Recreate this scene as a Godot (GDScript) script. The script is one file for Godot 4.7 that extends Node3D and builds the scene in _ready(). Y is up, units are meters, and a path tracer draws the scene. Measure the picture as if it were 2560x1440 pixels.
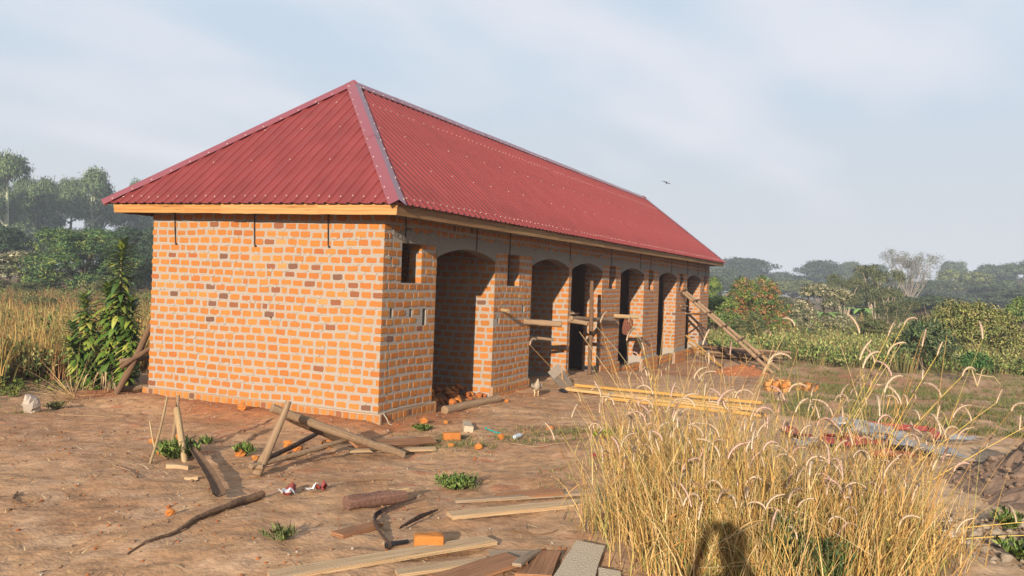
extends Node3D
# A brick building under a red sheet roof on a bare earth yard, low morning sun from behind the viewer.

var rng := RandomNumberGenerator.new()
var fn := FastNoiseLite.new()
var names := {}
var M := {}

class MB:
	var v := PackedVector3Array()
	var n := PackedVector3Array()
	var c := PackedColorArray()
	var col := Color(1, 1, 1)
	func tri(a: Vector3, b: Vector3, d: Vector3, na: Vector3, nb: Vector3, nd: Vector3) -> void:
		v.push_back(a); n.push_back(na)
		if (b - a).cross(d - a).dot(na + nb + nd) > 0.0:
			v.push_back(d); n.push_back(nd); v.push_back(b); n.push_back(nb)
		else:
			v.push_back(b); n.push_back(nb); v.push_back(d); n.push_back(nd)
		c.push_back(col); c.push_back(col); c.push_back(col)
	func flat(a: Vector3, b: Vector3, d: Vector3, out: Vector3) -> void:
		var q := (b - a).cross(d - a).normalized()
		if q.dot(out) < 0.0:
			q = -q
		tri(a, b, d, q, q, q)
	func fquad(a: Vector3, b: Vector3, d: Vector3, e: Vector3, out: Vector3) -> void:
		flat(a, b, d, out); flat(a, d, e, out)
	func tube(p: PackedVector3Array, r: PackedFloat32Array, sides := 6, rough := 0.0, g: RandomNumberGenerator = null, cap := true) -> void:
		var rings := []
		var side := Vector3.ZERO
		for i in p.size():
			var t := (p[mini(i + 1, p.size() - 1)] - p[maxi(i - 1, 0)]).normalized()
			if side == Vector3.ZERO:
				side = t.cross(Vector3(0.31, 0.2, 0.93)).normalized()
			side = (side - t * side.dot(t)).normalized()
			var o := t.cross(side)
			var ring := PackedVector3Array()
			for k in sides:
				var a := TAU * k / sides
				var rr := r[i] * (1.0 + (g.randf_range(-rough, rough) if rough > 0.0 else 0.0))
				ring.push_back(p[i] + (side * cos(a) + o * sin(a)) * rr)
			rings.push_back(ring)
		for i in p.size() - 1:
			for k in sides:
				var k2 := (k + 1) % sides
				var a: Vector3 = rings[i][k]
				var b: Vector3 = rings[i][k2]
				var d: Vector3 = rings[i + 1][k2]
				var e: Vector3 = rings[i + 1][k]
				tri(a, b, d, (a - p[i]).normalized(), (b - p[i]).normalized(), (d - p[i + 1]).normalized())
				tri(a, d, e, (a - p[i]).normalized(), (d - p[i + 1]).normalized(), (e - p[i + 1]).normalized())
		if cap:
			for q in [0, p.size() - 1]:
				var out := (p[0] - p[1]) if q == 0 else (p[q] - p[q - 1])
				for k in sides:
					flat(p[q], rings[q][k], rings[q][(k + 1) % sides], out)
	func box(t: Transform3D, h: Vector3, b := 0.004) -> void:
		var pt := {}
		for sx in [-1, 1]:
			for sy in [-1, 1]:
				for sz in [-1, 1]:
					var s := Vector3(sx, sy, sz)
					for ax in 3:
						var q := Vector3(h.x - b, h.y - b, h.z - b)
						q[ax] = h[ax]
						pt[[sx, sy, sz, ax]] = t * (q * s)
		for ax in 3:
			var a1 := (ax + 1) % 3
			var a2 := (ax + 2) % 3
			for s in [-1, 1]:
				var q := []
				for w in [[-1, -1], [1, -1], [1, 1], [-1, 1]]:
					var k := [0, 0, 0, ax]
					k[ax] = s; k[a1] = w[0]; k[a2] = w[1]
					q.push_back(pt[k])
				var o := Vector3.ZERO
				o[ax] = s
				fquad(q[0], q[1], q[2], q[3], t.basis * o)
			for s1 in [-1, 1]:
				for s2 in [-1, 1]:
					var q := []
					for w in [[-1, a1], [1, a1], [1, a2], [-1, a2]]:
						var k := [0, 0, 0, w[1]]
						k[ax] = w[0]; k[a1] = s1; k[a2] = s2
						q.push_back(pt[k])
					var o := Vector3.ZERO
					o[a1] = s1; o[a2] = s2
					fquad(q[0], q[1], q[2], q[3], t.basis * o)
		for sx in [-1, 1]:
			for sy in [-1, 1]:
				for sz in [-1, 1]:
					flat(pt[[sx, sy, sz, 0]], pt[[sx, sy, sz, 1]], pt[[sx, sy, sz, 2]], t.basis * Vector3(sx, sy, sz))
	func rock(at: Vector3, r: Vector3, g: RandomNumberGenerator, la := 5, lo := 8, rough := 0.22, smooth := false) -> void:
		var cuts := []
		for i in 7:
			var d := Vector3(g.randfn(), g.randfn(), g.randfn()).normalized()
			cuts.push_back([d, g.randf_range(0.62, 0.9)])
		var rows := []
		for i in la + 1:
			var row := PackedVector3Array()
			for j in lo:
				var th := PI * i / la
				var ph := TAU * (j + 0.5 * (i % 2)) / lo
				var d := Vector3(sin(th) * cos(ph), cos(th), sin(th) * sin(ph))
				var k := 1.0 + (g.randf_range(-rough, rough) if i > 0 and i < la else 0.0)
				var q := d * k
				for cu in cuts:
					var over: float = q.dot(cu[0]) - cu[1]
					if over > 0.0:
						q -= cu[0] * over
				row.push_back(at + q * r)
			rows.push_back(row)
		for i in la:
			for j in lo:
				var j2 := (j + 1) % lo
				for t in [[rows[i][j], rows[i][j2], rows[i + 1][j2]], [rows[i][j], rows[i + 1][j2], rows[i + 1][j]]]:
					if smooth:
						tri(t[0], t[1], t[2], ((t[0] - at) / r).normalized(), ((t[1] - at) / r).normalized(), ((t[2] - at) / r).normalized())
					else:
						flat(t[0], t[1], t[2], t[0] + t[1] + t[2] - at * 3.0)
	func leaf(a: Vector3, dir: Vector3, nor: Vector3, l: float, w: float) -> void:
		var s := dir.cross(nor).normalized() * w
		var m := a + dir * l * 0.45
		tri(a, m + s, a + dir * l, nor, nor, nor)
		tri(a, a + dir * l, m - s, nor, nor, nor)
	func blade(a: Vector3, b: Vector3, d: Vector3, w: float, side: Vector3, seg := 4) -> void:
		# a curved ribbon from a by way of b to d, tapering to a point
		var p0 := a
		var s0 := side * w
		for i in seg:
			var t := float(i + 1) / seg
			var p1 := a.lerp(b, t).lerp(b.lerp(d, t), t)
			var s1 := side * w * (1.0 - t)
			var nn := (p1 - p0).cross(side).normalized()
			if nn.y < 0.0:
				nn = -nn
			if i < seg - 1:
				tri(p0 - s0, p0 + s0, p1 + s1, nn, nn, nn)
				tri(p0 - s0, p1 + s1, p1 - s1, nn, nn, nn)
			else:
				tri(p0 - s0, p0 + s0, p1, nn, nn, nn)
			p0 = p1
			s0 = s1
	func mesh() -> ArrayMesh:
		var a := []
		a.resize(Mesh.ARRAY_MAX)
		a[Mesh.ARRAY_VERTEX] = v
		a[Mesh.ARRAY_NORMAL] = n
		a[Mesh.ARRAY_COLOR] = c
		var m := ArrayMesh.new()
		m.add_surface_from_arrays(Mesh.PRIMITIVE_TRIANGLES, a)
		return m

func ss(a: float, b: float, x: float) -> float:
	var t := clampf((x - a) / (b - a), 0.0, 1.0)
	return t * t * (3.0 - 2.0 * t)

func lay(x: float, z: float) -> float:
	var a := -0.42 * ss(7.5, 15, x) * ss(-6, 0, z) - 0.2 * ss(24, 70, x)
	var b := 0.10 * ss(0.5, 4.5, maxf(-x, z)) * (1.0 - ss(-1, 6, x))
	var c := 0.12 * ss(-7.0, -8.6, x) * ss(3.0, 4.8, z)
	return a + b + c

func hgt(x: float, z: float) -> float:
	var far := ss(12, 40, Vector2(x + 3, z).length())
	var y := lay(x, z) + fn.get_noise_2d(x * 60, z * 60) * (0.03 + 0.2 * far) + fn.get_noise_2d(x * 260 + 90, z * 260) * 0.018 + fn.get_noise_2d(x * 800, z * 800 + 50) * 0.011
	# earth banked against the end wall and the pit edge by the heap
	y += 0.075 * ss(0.9, 0.0, absf(x + 0.25)) * ss(-4.9, -4.2, z) * ss(0.3, -0.2, z)
	return y

func on(x: float, z: float, up := 0.0) -> Vector3:
	return Vector3(x, hgt(x, z) + up, z)

func lin(r: float, g: float, b: float) -> Color:
	return Color(r, g, b).linear_to_srgb()

func numbered(parent: Node, called: String) -> String:
	var k := str(parent.get_instance_id()) + called
	names[k] = names.get(k, -1) + 1
	return called if names[k] == 0 else "%s_%03d" % [called, names[k]]

func thing(called: String, label: String, category: String, at := Vector3.ZERO, group := "") -> Node3D:
	var o := Node3D.new()
	o.name = numbered(self, called)
	add_child(o, true)
	o.position = at
	tag(o, label, category, group)
	return o

func tag(o: Node, label: String, category: String, group := "", kind := "") -> void:
	if label != "": o.set_meta("label", label)
	if category != "": o.set_meta("category", category)
	if group != "": o.set_meta("group", group)
	if kind != "": o.set_meta("kind", kind)

func put(called: String, mesh: Mesh, m: Material, parent: Node = null, t := Transform3D()) -> MeshInstance3D:
	var o := MeshInstance3D.new()
	var par: Node = parent if parent else self
	o.name = numbered(par, called)
	o.mesh = mesh
	o.material_override = m
	o.transform = t
	par.add_child(o, true)
	return o

func frame(a: Vector3, b: Vector3, up := Vector3.UP) -> Transform3D:
	var x := (b - a).normalized()
	if absf(x.dot(up)) > 0.97:
		up = Vector3(0.2, 0.1, 0.97)
	var z := x.cross(up).normalized()
	return Transform3D(Basis(x, z.cross(x), z), a)

func log_mesh(length: float, r0: float, r1: float, sides := 9, bend := 0.0) -> ArrayMesh:
	# a pole along +x with knots and a slight bend
	var mb := MB.new()
	var k := clampi(int(length / 0.12), 5, 26)
	var p := PackedVector3Array()
	var r := PackedFloat32Array()
	var ph := rng.randf() * TAU
	for i in k + 1:
		var t := float(i) / k
		var w := sin(t * PI) * bend
		p.push_back(Vector3(t * length, w * cos(ph) + rng.randf_range(-0.1, 0.1) * r0, w * sin(ph) + rng.randf_range(-0.1, 0.1) * r0))
		r.push_back(lerpf(r0, r1, t) * rng.randf_range(0.93, 1.07) * (1.14 if rng.randf() < 0.12 else 1.0))
	mb.tube(p, r, sides, 0.06, rng)
	return mb.mesh()

func pole(called: String, a: Vector3, b: Vector3, r0: float, r1: float, m: Material, parent: Node = null, bend := 0.01) -> MeshInstance3D:
	return put(called, log_mesh(a.distance_to(b), r0, r1, 9, bend), m, parent, frame(a, b))

func plank_mesh(length: float, w: float, t: float, warp := 0.006, taper := 1.0, wane := 0.02) -> ArrayMesh:
	var mb := MB.new()
	var k := clampi(int(length / 0.15), 2, 24)
	var prev := []
	var ph := rng.randf() * 6.0
	for i in k + 1:
		var f := float(i) / k
		var y := sin(f * 3.0 + ph) * warp
		var hw := w * 0.5 * lerpf(1.0, taper, f)
		var e1 := rng.randf_range(-wane, wane) * w
		var e2 := rng.randf_range(-wane, wane) * w
		var sk := rng.randf_range(-0.012, 0.012) if i == 0 or i == k else 0.0
		var cur := [Vector3(f * length + sk, y + t * 0.5, -hw + e1), Vector3(f * length - sk, y + t * 0.5, hw + e2), Vector3(f * length - sk, y - t * 0.5, hw + e2 * 0.7), Vector3(f * length + sk, y - t * 0.5, -hw + e1 * 0.7)]
		if i > 0:
			var outs := [Vector3.UP, Vector3.BACK, Vector3.DOWN, Vector3.FORWARD]
			for q in 4:
				mb.fquad(prev[q], prev[(q + 1) % 4], cur[(q + 1) % 4], cur[q], outs[q])
		else:
			mb.fquad(cur[0], cur[1], cur[2], cur[3], Vector3.LEFT)
		prev = cur
	mb.fquad(prev[0], prev[1], prev[2], prev[3], Vector3.RIGHT)
	return mb.mesh()

func plank(called: String, a: Vector3, b: Vector3, w: float, t: float, m: Material, parent: Node = null, roll := 0.0, taper := 1.0, warp := 0.006) -> MeshInstance3D:
	var tr := frame(a, b)
	tr.basis = tr.basis * Basis(Vector3.RIGHT, roll)
	return put(called, plank_mesh(a.distance_to(b), w, t, warp, taper), m, parent, tr)

func noise_tex(freq: float, lo: Color, hi: Color, seed_: int, oct := 4, size := 512, kind := FastNoiseLite.TYPE_SIMPLEX_SMOOTH) -> NoiseTexture2D:
	var f := FastNoiseLite.new()
	f.seed = seed_
	f.noise_type = kind
	f.frequency = freq
	f.fractal_octaves = oct
	var t := NoiseTexture2D.new()
	t.width = size; t.height = size
	t.seamless = true
	t.noise = f
	var gr := Gradient.new()
	gr.set_color(0, lo); gr.set_color(1, hi)
	t.color_ramp = gr
	return t

func bump_tex(freq: float, strength: float, seed_: int, oct := 5, size := 512) -> NoiseTexture2D:
	var f := FastNoiseLite.new()
	f.seed = seed_
	f.noise_type = FastNoiseLite.TYPE_SIMPLEX_SMOOTH
	f.frequency = freq
	f.fractal_octaves = oct
	var t := NoiseTexture2D.new()
	t.width = size; t.height = size
	t.seamless = true
	t.noise = f
	t.as_normal_map = true
	t.bump_strength = strength
	return t

func streak_tex(lo: Color, hi: Color, seed_: int) -> ImageTexture:
	# wood grain running along u, with a few knots
	var f := FastNoiseLite.new()
	f.seed = seed_
	f.frequency = 0.02
	f.fractal_octaves = 4
	var im := Image.create(256, 256, false, Image.FORMAT_RGB8)
	var knots := []
	var g := RandomNumberGenerator.new()
	g.seed = seed_
	for i in 5:
		knots.push_back(Vector2(g.randf() * 256, g.randf() * 256))
	for y in 256:
		for x in 256:
			var pull := 0.0
			var dark := 0.0
			for k: Vector2 in knots:
				var d := Vector2((x - k.x) * 0.35, y - k.y)
				var q := exp(-d.length_squared() / 60.0)
				pull += q * d.y * 0.6
				dark += exp(-d.length_squared() / 9.0)
			var w := f.get_noise_2d(x * 0.16, (y - pull) * 3.4) * 0.6 + f.get_noise_2d(x * 0.5 + 300, (y - pull) * 11.0) * 0.5
			var c := lo.lerp(hi, clampf(0.5 + w * 0.9, 0, 1)).lerp(lo * 0.6, clampf(dark, 0, 0.8))
			im.set_pixel(x, y, c)
	return ImageTexture.create_from_image(im)

func mat(called: String, col: Color, rough: float, tex: Texture2D = null, scale := Vector3.ONE, nor: Texture2D = null, ns := 1.0, world := false) -> StandardMaterial3D:
	var m := StandardMaterial3D.new()
	m.resource_name = called
	m.albedo_color = col
	m.roughness = rough
	m.metallic_specular = 0.35
	if tex or nor:
		m.uv1_triplanar = true
		m.uv1_world_triplanar = world
		m.uv1_scale = scale
	if tex:
		m.albedo_texture = tex
	if nor:
		m.normal_enabled = true
		m.normal_texture = nor
		m.normal_scale = ns
	M[called] = m
	return m

func _ready() -> void:
	rng.seed = 20417
	fn.seed = 7
	fn.frequency = 0.01
	fn.fractal_octaves = 2
	# ---- camera, sky, sun, air, exposure ----
	var cam := Camera3D.new()
	cam.name = "camera"
	cam.fov = 38.563
	cam.near = 0.05
	cam.far = 4000.0
	cam.transform = Transform3D(Basis(Vector3(0.41053, 0.03788, 0.91107), Vector3(-0.00936, 0.99926, -0.03733), Vector3(-0.91181, 0.0068, 0.41055)).orthonormalized(), Vector3(-9.1988, 1.9676, 6.0154))
	add_child(cam)
	cam.current = true
	var env := Environment.new()
	env.background_mode = Environment.BG_SKY
	env.sky = Sky.new()
	env.sky.sky_material = make_sky()
	env.tonemap_mode = Environment.TONE_MAPPER_LINEAR
	env.tonemap_exposure = 1.8
	env.fog_enabled = true
	env.fog_density = 0.0010
	env.fog_light_color = Color(0.86, 0.9, 0.97)
	env.sdfgi_enabled = true
	env.ssao_enabled = true
	env.ssil_enabled = true
	var we := WorldEnvironment.new()
	we.name = "air"
	we.environment = env
	add_child(we)
	var sun := DirectionalLight3D.new()
	sun.name = "sun"
	var el := deg_to_rad(15.4)
	var az := deg_to_rad(9.6)
	sun.basis = Basis.looking_at(Vector3(cos(az) * cos(el), -sin(el), -sin(az) * cos(el)))
	sun.light_energy = 1.6
	sun.light_color = Color(1.0, 0.935, 0.85)
	sun.light_angular_distance = 0.5
	sun.shadow_enabled = true
	sun.sky_mode = DirectionalLight3D.SKY_MODE_LIGHT_ONLY
	add_child(sun)
	make_materials()
	ground()
	building()
	roof()
	fittings()
	yard()
	trees()
	fields()
	dracaena()
	fountain_grass()
	small_plants()
	litter()
	animals()
	person()

func make_sky() -> PanoramaSkyMaterial:
	var f := FastNoiseLite.new()
	f.seed = 31
	f.frequency = 0.5
	f.fractal_octaves = 5
	var w := 768
	var h := 384
	var im := Image.create(w, h, false, Image.FORMAT_RGBF)
	for j in h:
		var up := PI * (0.5 - (j + 0.5) / h)
		var y := sin(up)
		for i in w:
			var a := TAU * (i + 0.5) / w
			var d := Vector3(sin(a) * cos(up), y, -cos(a) * cos(up))
			var base := Color(0.370, 0.390, 0.410).lerp(Color(0.322, 0.386, 0.457), ss(0.02, 0.3, y)).lerp(Color(0.252, 0.330, 0.446), ss(0.35, 1.0, y))
			if y > 0.0:
				var p := Vector3(d.x, 0, d.z) / (y + 0.16)
				var q := f.get_noise_3d(p.x * 0.7 + p.z * 0.35, 3.0, p.z * 1.5 - p.x * 0.5) * 0.65 + f.get_noise_3d(p.x * 1.9, 9.0, p.z * 3.4 - p.x) * 0.3
				var cl := ss(-0.12, 0.42, q) * ss(0.02, 0.16, y)
				base = base.lerp(Color(0.460, 0.464, 0.498), cl * 0.72)
			im.set_pixel(i, j, base)
	var s := PanoramaSkyMaterial.new()
	s.panorama = ImageTexture.create_from_image(im)
	return s

func make_materials() -> void:
	var grain := noise_tex(0.05, Color(0.82, 0.80, 0.78), Color(1, 1, 1), 3, 5)
	var pits := bump_tex(0.06, 7.0, 4)
	var coarse := bump_tex(0.03, 9.0, 5)
	var fine := bump_tex(0.12, 5.0, 6, 3)
	var speck := noise_tex(0.09, Color(0.80, 0.78, 0.76), Color(1, 1, 1), 8, 4)
	var tones := [[0.475, 0.181, 0.041], [0.455, 0.167, 0.039], [0.425, 0.148, 0.038], [0.49, 0.202, 0.050], [0.38, 0.122, 0.036], [0.445, 0.170, 0.043], [0.26, 0.101, 0.050], [0.18, 0.091, 0.059], [0.49, 0.253, 0.090], [0.12, 0.082, 0.059]]
	for i in tones.size():
		mat("brick_%d" % i, lin(tones[i][0], tones[i][1], tones[i][2]), 0.95, grain, Vector3.ONE * 3.1, pits, 0.9, true)
	var b := mat("bricks", Color.WHITE, 0.95, grain, Vector3.ONE * 3.1, pits, 0.9, true)
	b.vertex_color_use_as_albedo = true
	mat("mortar", lin(0.385, 0.34, 0.295), 0.97, speck, Vector3.ONE * 2.3, coarse, 1.5, true)
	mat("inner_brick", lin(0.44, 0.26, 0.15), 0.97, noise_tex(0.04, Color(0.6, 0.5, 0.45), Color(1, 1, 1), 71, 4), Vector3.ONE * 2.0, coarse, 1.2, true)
	mat("concrete", lin(0.260, 0.227, 0.191), 0.93, speck, Vector3(0.9, 0.9, 0.9), coarse, 0.9, true)
	mat("mud_mortar", lin(0.39, 0.255, 0.155), 0.97, speck, Vector3.ONE * 2.0, coarse, 1.5, true)
	var soil := noise_tex(0.02, Color(0.82, 0.80, 0.78), Color(1, 1, 1), 11, 6, 1024)
	var soiln := bump_tex(0.05, 7.0, 12, 5, 1024)
	var e := mat("soil", Color.WHITE, 0.98, soil, Vector3.ONE * 0.41, soiln, 0.32, true)
	e.vertex_color_use_as_albedo = true
	var clod := mat("clod", Color.WHITE, 0.98, soil, Vector3.ONE * 1.3, soiln, 1.3, true)
	clod.vertex_color_use_as_albedo = true
	var roofm := mat("roof_paint", lin(0.215, 0.038, 0.035), 0.45, noise_tex(0.01, Color(0.80, 0.80, 0.80), Color(1, 1, 1), 14, 5), Vector3.ONE * 0.35, bump_tex(0.01, 6.0, 15, 3), 0.25, true)
	roofm.roughness_texture = noise_tex(0.012, Color(0.7, 0.7, 0.7), Color(1, 1, 1), 16, 5)
	roofm.roughness = 0.55
	roofm.metallic_specular = 0.35
	var capm := mat("cap_paint", lin(0.185, 0.038, 0.042), 0.28, null)
	capm.metallic_specular = 0.65
	mat("screw", lin(0.46, 0.40, 0.37), 0.4)
	var wl := streak_tex(Color(0.74, 0.66, 0.55), Color(1, 1, 1), 21)
	var wd := streak_tex(Color(0.66, 0.61, 0.56), Color(1, 1, 1), 22)
	mat("fascia_end", lin(0.46, 0.245, 0.085), 0.7, wl, Vector3(0.7, 3.2, 3.2), fine, 0.25)
	mat("fascia_end_pale", lin(0.49, 0.285, 0.115), 0.7, wl, Vector3(0.6, 3.6, 3.6), fine, 0.25)
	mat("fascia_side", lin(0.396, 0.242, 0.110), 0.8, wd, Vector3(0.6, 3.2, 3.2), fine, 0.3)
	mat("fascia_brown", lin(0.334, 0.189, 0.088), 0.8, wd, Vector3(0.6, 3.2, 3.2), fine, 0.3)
	mat("fresh_wood", lin(0.534, 0.383, 0.194), 0.75, wl, Vector3(0.9, 5, 5), fine, 0.3)
	mat("yellow_wood", lin(0.519, 0.325, 0.101), 0.75, wl, Vector3(0.9, 5, 5), fine, 0.3)
	mat("plank_wood", lin(0.581, 0.431, 0.264), 0.85, wd, Vector3(0.8, 4, 4), fine, 0.4)
	mat("plank_grey", lin(0.375, 0.296, 0.216), 0.9, wd, Vector3(0.9, 4, 4), fine, 0.4)
	mat("plank_red", lin(0.361, 0.191, 0.101), 0.85, wd, Vector3(1.1, 3, 3), fine, 0.4)
	mat("pole_wood", lin(0.347, 0.246, 0.158), 0.9, wd, Vector3(0.9, 5, 5), coarse, 0.5)
	mat("pole_pale", lin(0.397, 0.303, 0.180), 0.85, wl, Vector3(0.9, 5, 5), coarse, 0.4)
	mat("pole_brown", lin(0.194, 0.119, 0.072), 0.92, wd, Vector3(0.9, 5, 5), coarse, 0.6)
	mat("pole_dark", lin(0.076, 0.050, 0.040), 0.95, wd, Vector3(0.9, 5, 5), coarse, 0.7)
	mat("bark_purple", lin(0.216, 0.122, 0.094), 0.9, wd, Vector3(1.2, 3, 3), coarse, 0.5)
	mat("straw", lin(0.433, 0.303, 0.122), 0.8)
	mat("wire", lin(0.033, 0.026, 0.022), 0.7)
	mat("rope", lin(0.361, 0.303, 0.231), 0.9)
	mat("block", lin(0.50, 0.42, 0.31), 0.95, speck, Vector3.ONE * 3, coarse, 1.0)
	mat("white_rock", lin(0.447, 0.390, 0.332), 0.85, speck, Vector3.ONE * 3, coarse, 0.9)
	mat("stone", lin(0.325, 0.267, 0.202), 0.95, speck, Vector3.ONE * 3, coarse, 1.0)
	mat("zinc", lin(0.36, 0.355, 0.35), 0.5, noise_tex(0.02, Color(0.7, 0.7, 0.7), Color(1, 1, 1), 33), Vector3.ONE * 2, fine, 0.2)
	M.zinc.metallic = 0.35
	mat("red_sheet", lin(0.28, 0.055, 0.045), 0.5, noise_tex(0.02, Color(0.75, 0.72, 0.7), Color(1, 1, 1), 34), Vector3.ONE * 2, fine, 0.2)
	mat("white_plastic", lin(0.563, 0.563, 0.577), 0.45)
	mat("teal", lin(0.014, 0.260, 0.246), 0.5)
	mat("black_plastic", lin(0.014, 0.014, 0.016), 0.5)
	mat("basket", lin(0.194, 0.076, 0.047), 0.85)
	for k in [["leaf", 0.75, 0.35], ["grass", 0.7, 0.3], ["bark", 0.95, 0.0], ["cloth_and_skin", 0.85, 0.0]]:
		var m := StandardMaterial3D.new()
		m.resource_name = k[0]
		m.vertex_color_use_as_albedo = true
		m.roughness = k[1]
		m.metallic_specular = 0.3
		if k[2] > 0.0:
			m.backlight_enabled = true
			m.backlight = Color(k[2], k[2], k[2])
		M[k[0]] = m
	M.bark.normal_enabled = true
	M.bark.uv1_triplanar = true
	M.bark.uv1_scale = Vector3(2, 2, 2)
	M.bark.normal_texture = coarse
	var fz := StandardMaterial3D.new()
	fz.resource_name = "seed_hair"
	fz.albedo_color = lin(0.598, 0.458, 0.317)
	fz.roughness = 0.8
	fz.backlight_enabled = true
	fz.backlight = Color(0.5, 0.5, 0.5)
	M.hair = fz
	var fz2: StandardMaterial3D = fz.duplicate()
	fz2.albedo_color = lin(0.563, 0.378, 0.299)
	M.hair_pink = fz2

func ground() -> void:
	var xs := axis(-9.5, 7.5, 0.065, 1500.0)
	var zs := axis(-7.5, 8.6, 0.065, 1500.0)
	var nx := xs.size()
	var nz := zs.size()
	var v := PackedVector3Array()
	var n := PackedVector3Array()
	var c := PackedColorArray()
	v.resize(nx * nz); n.resize(nx * nz); c.resize(nx * nz)
	for j in nz:
		for i in nx:
			var x := xs[i]
			var z := zs[j]
			v[j * nx + i] = Vector3(x, hgt(x, z), z)
			c[j * nx + i] = earth(x, z)
	for j in nz:
		for i in nx:
			var i0 := maxi(i - 1, 0)
			var i1 := mini(i + 1, nx - 1)
			var j0 := maxi(j - 1, 0)
			var j1 := mini(j + 1, nz - 1)
			var dx := v[j * nx + i1] - v[j * nx + i0]
			var dz := v[j1 * nx + i] - v[j0 * nx + i]
			n[j * nx + i] = dz.cross(dx).normalized()
	var idx := PackedInt32Array()
	idx.resize((nx - 1) * (nz - 1) * 6)
	var k := 0
	for j in nz - 1:
		for i in nx - 1:
			var a := j * nx + i
			idx[k] = a; idx[k + 1] = a + 1; idx[k + 2] = a + nx + 1
			idx[k + 3] = a; idx[k + 4] = a + nx + 1; idx[k + 5] = a + nx
			k += 6
	var arr := []
	arr.resize(Mesh.ARRAY_MAX)
	arr[Mesh.ARRAY_VERTEX] = v
	arr[Mesh.ARRAY_NORMAL] = n
	arr[Mesh.ARRAY_COLOR] = c
	arr[Mesh.ARRAY_INDEX] = idx
	var m := ArrayMesh.new()
	m.add_surface_from_arrays(Mesh.PRIMITIVE_TRIANGLES, arr)
	tag(put("ground", m, M.soil), "bare brown earth yard running out to the fields", "ground", "", "structure")

func axis(lo: float, hi: float, step: float, end: float) -> PackedFloat32Array:
	var mid := PackedFloat32Array()
	var x := lo
	while x < hi:
		mid.push_back(x)
		x += step
	var neg := PackedFloat32Array()
	var s := step
	x = lo
	while x > -end:
		s *= 1.09
		x -= s
		neg.push_back(x)
	neg.reverse()
	s = step
	x = mid[mid.size() - 1]
	while x < end:
		s *= 1.09
		x += s
		mid.push_back(x)
	neg.append_array(mid)
	return neg

func earth(x: float, z: float) -> Color:
	# soil kinds: grey-brown trodden sand, red earth thrown out beside the walls, dark loam, dry turf further off
	var n1 := fn.get_noise_2d(x * 45 + 500, z * 45)
	var n2 := fn.get_noise_2d(x * 170, z * 170 + 300)
	var n3 := fn.get_noise_2d(x * 700 + 40, z * 700)
	var c := Color(0.467, 0.282, 0.152).lerp(Color(0.388, 0.215, 0.110), clampf(0.5 + n1 * 1.2, 0, 1))
	c = c.lerp(Color(0.514, 0.337, 0.207), clampf(n2 * 1.6 + 0.05, 0, 0.8))
	# red earth near the end wall and in patches
	var dw := Vector2(maxf(maxf(-x, x - 3.0), 0), maxf(maxf(-z - 4.6, z), 0)).length()
	c = c.lerp(Color(0.404, 0.158, 0.064), clampf((1.25 - dw) * 0.75 + n1 * 0.7 + n2 * 0.4, 0, 0.85))
	c = c.lerp(Color(0.388, 0.124, 0.043), clampf(n2 * 2.2 - 0.75 + n3 * 0.5, 0, 0.6) * ss(4, 1, absf(x + 1.5)))
	# red earth and brick dust by the facade further along
	c = c.lerp(Color(0.388, 0.146, 0.057), clampf(n1 * 1.4 + 0.25, 0, 0.7) * ss(7, 11, x) * ss(22, 16, x) * ss(9, 6, z))
	# pale trodden sand on the right
	c = c.lerp(Color(0.528, 0.384, 0.242), clampf(0.55 + n1 * 0.8, 0, 0.85) * ss(3.0, 4.5, z) * ss(-4.4, -2.6, x) * ss(5.5, 2.5, x))
	# scattered dark crumbs
	c = c.lerp(Color(0.133, 0.084, 0.054), clampf(n3 * 2.6 - 1.0 - n2 * 0.6, 0, 0.5))
	# fields
	var f := maxf(ss(-5.6, -7.4, z + n1), ss(17, 26, x + n1 * 4) * ss(-30, -20, -absf(z)))
	f = maxf(f, ss(9.5, 12, z + n1 * 2) * 0.7)
	f = maxf(f, ss(-18, -30, x))
	var turf := Color(0.209, 0.126, 0.057).lerp(Color(0.156, 0.131, 0.046), clampf(0.5 + n1 * 1.5, 0, 1))
	return c.lerp(turf, f)

# ---------------------------------------------------------------- building
const CO := 0.115
const LN := 22.32
const WD := 4.15
var bricks_all := []

func row_y(r: int) -> float:
	return 0.23 + (22 - r) * CO

func shade_of(mixed: float) -> int:
	var q := rng.randf()
	if q < mixed:
		return [6, 6, 7, 4, 4, 6, 7, 8][rng.randi() % 8]
	return [0, 1, 2, 3, 5, 0, 1, 3, 0, 5, 1, 4][rng.randi() % 10]

func lay_row(o: Vector3, u: Vector3, nn: Vector3, from: float, to: float, y: float, odd: bool, mixed: float, wide := 0.162, tall := 0.0765) -> void:
	# one course between two ends; bricks differ a little in length, height and level
	var x := from
	var first := true
	while x < to - 0.03:
		var w := wide * rng.randf_range(0.91, 1.08)
		if first and odd:
			w *= 0.5
		elif rng.randf() < 0.07:
			w *= 0.5
		first = false
		if x + w > to - 0.05:
			w = to - x
			if w > wide * 1.45:
				w = wide * 0.9
		var wob := fn.get_noise_2d((x + o.x * 3.0) * 60, y * 90) * 0.022
		var p := o + u * (x + w * 0.5) + Vector3.UP * (y + wob + rng.randf_range(-0.003, 0.003))
		var sh := shade_of(mixed * (0.4 + 1.2 * ss(-0.3, 0.5, fn.get_noise_2d(x * 90 + 700, y * 120))))
		var open := false
		if nn == Vector3.BACK:
			for q in HOLES:
				open = open or (p.y > q[2] - 0.03 and p.y < q[3] + 0.03 and p.x + w * 0.5 > q[0] and p.x - w * 0.5 < q[1])
		if open:
			x += 0.04
			continue
		bricks_all.push_back([p, u, nn, w, tall * rng.randf_range(0.9, 1.08), sh])
		x += w + rng.randf_range(0.028, 0.050)

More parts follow.
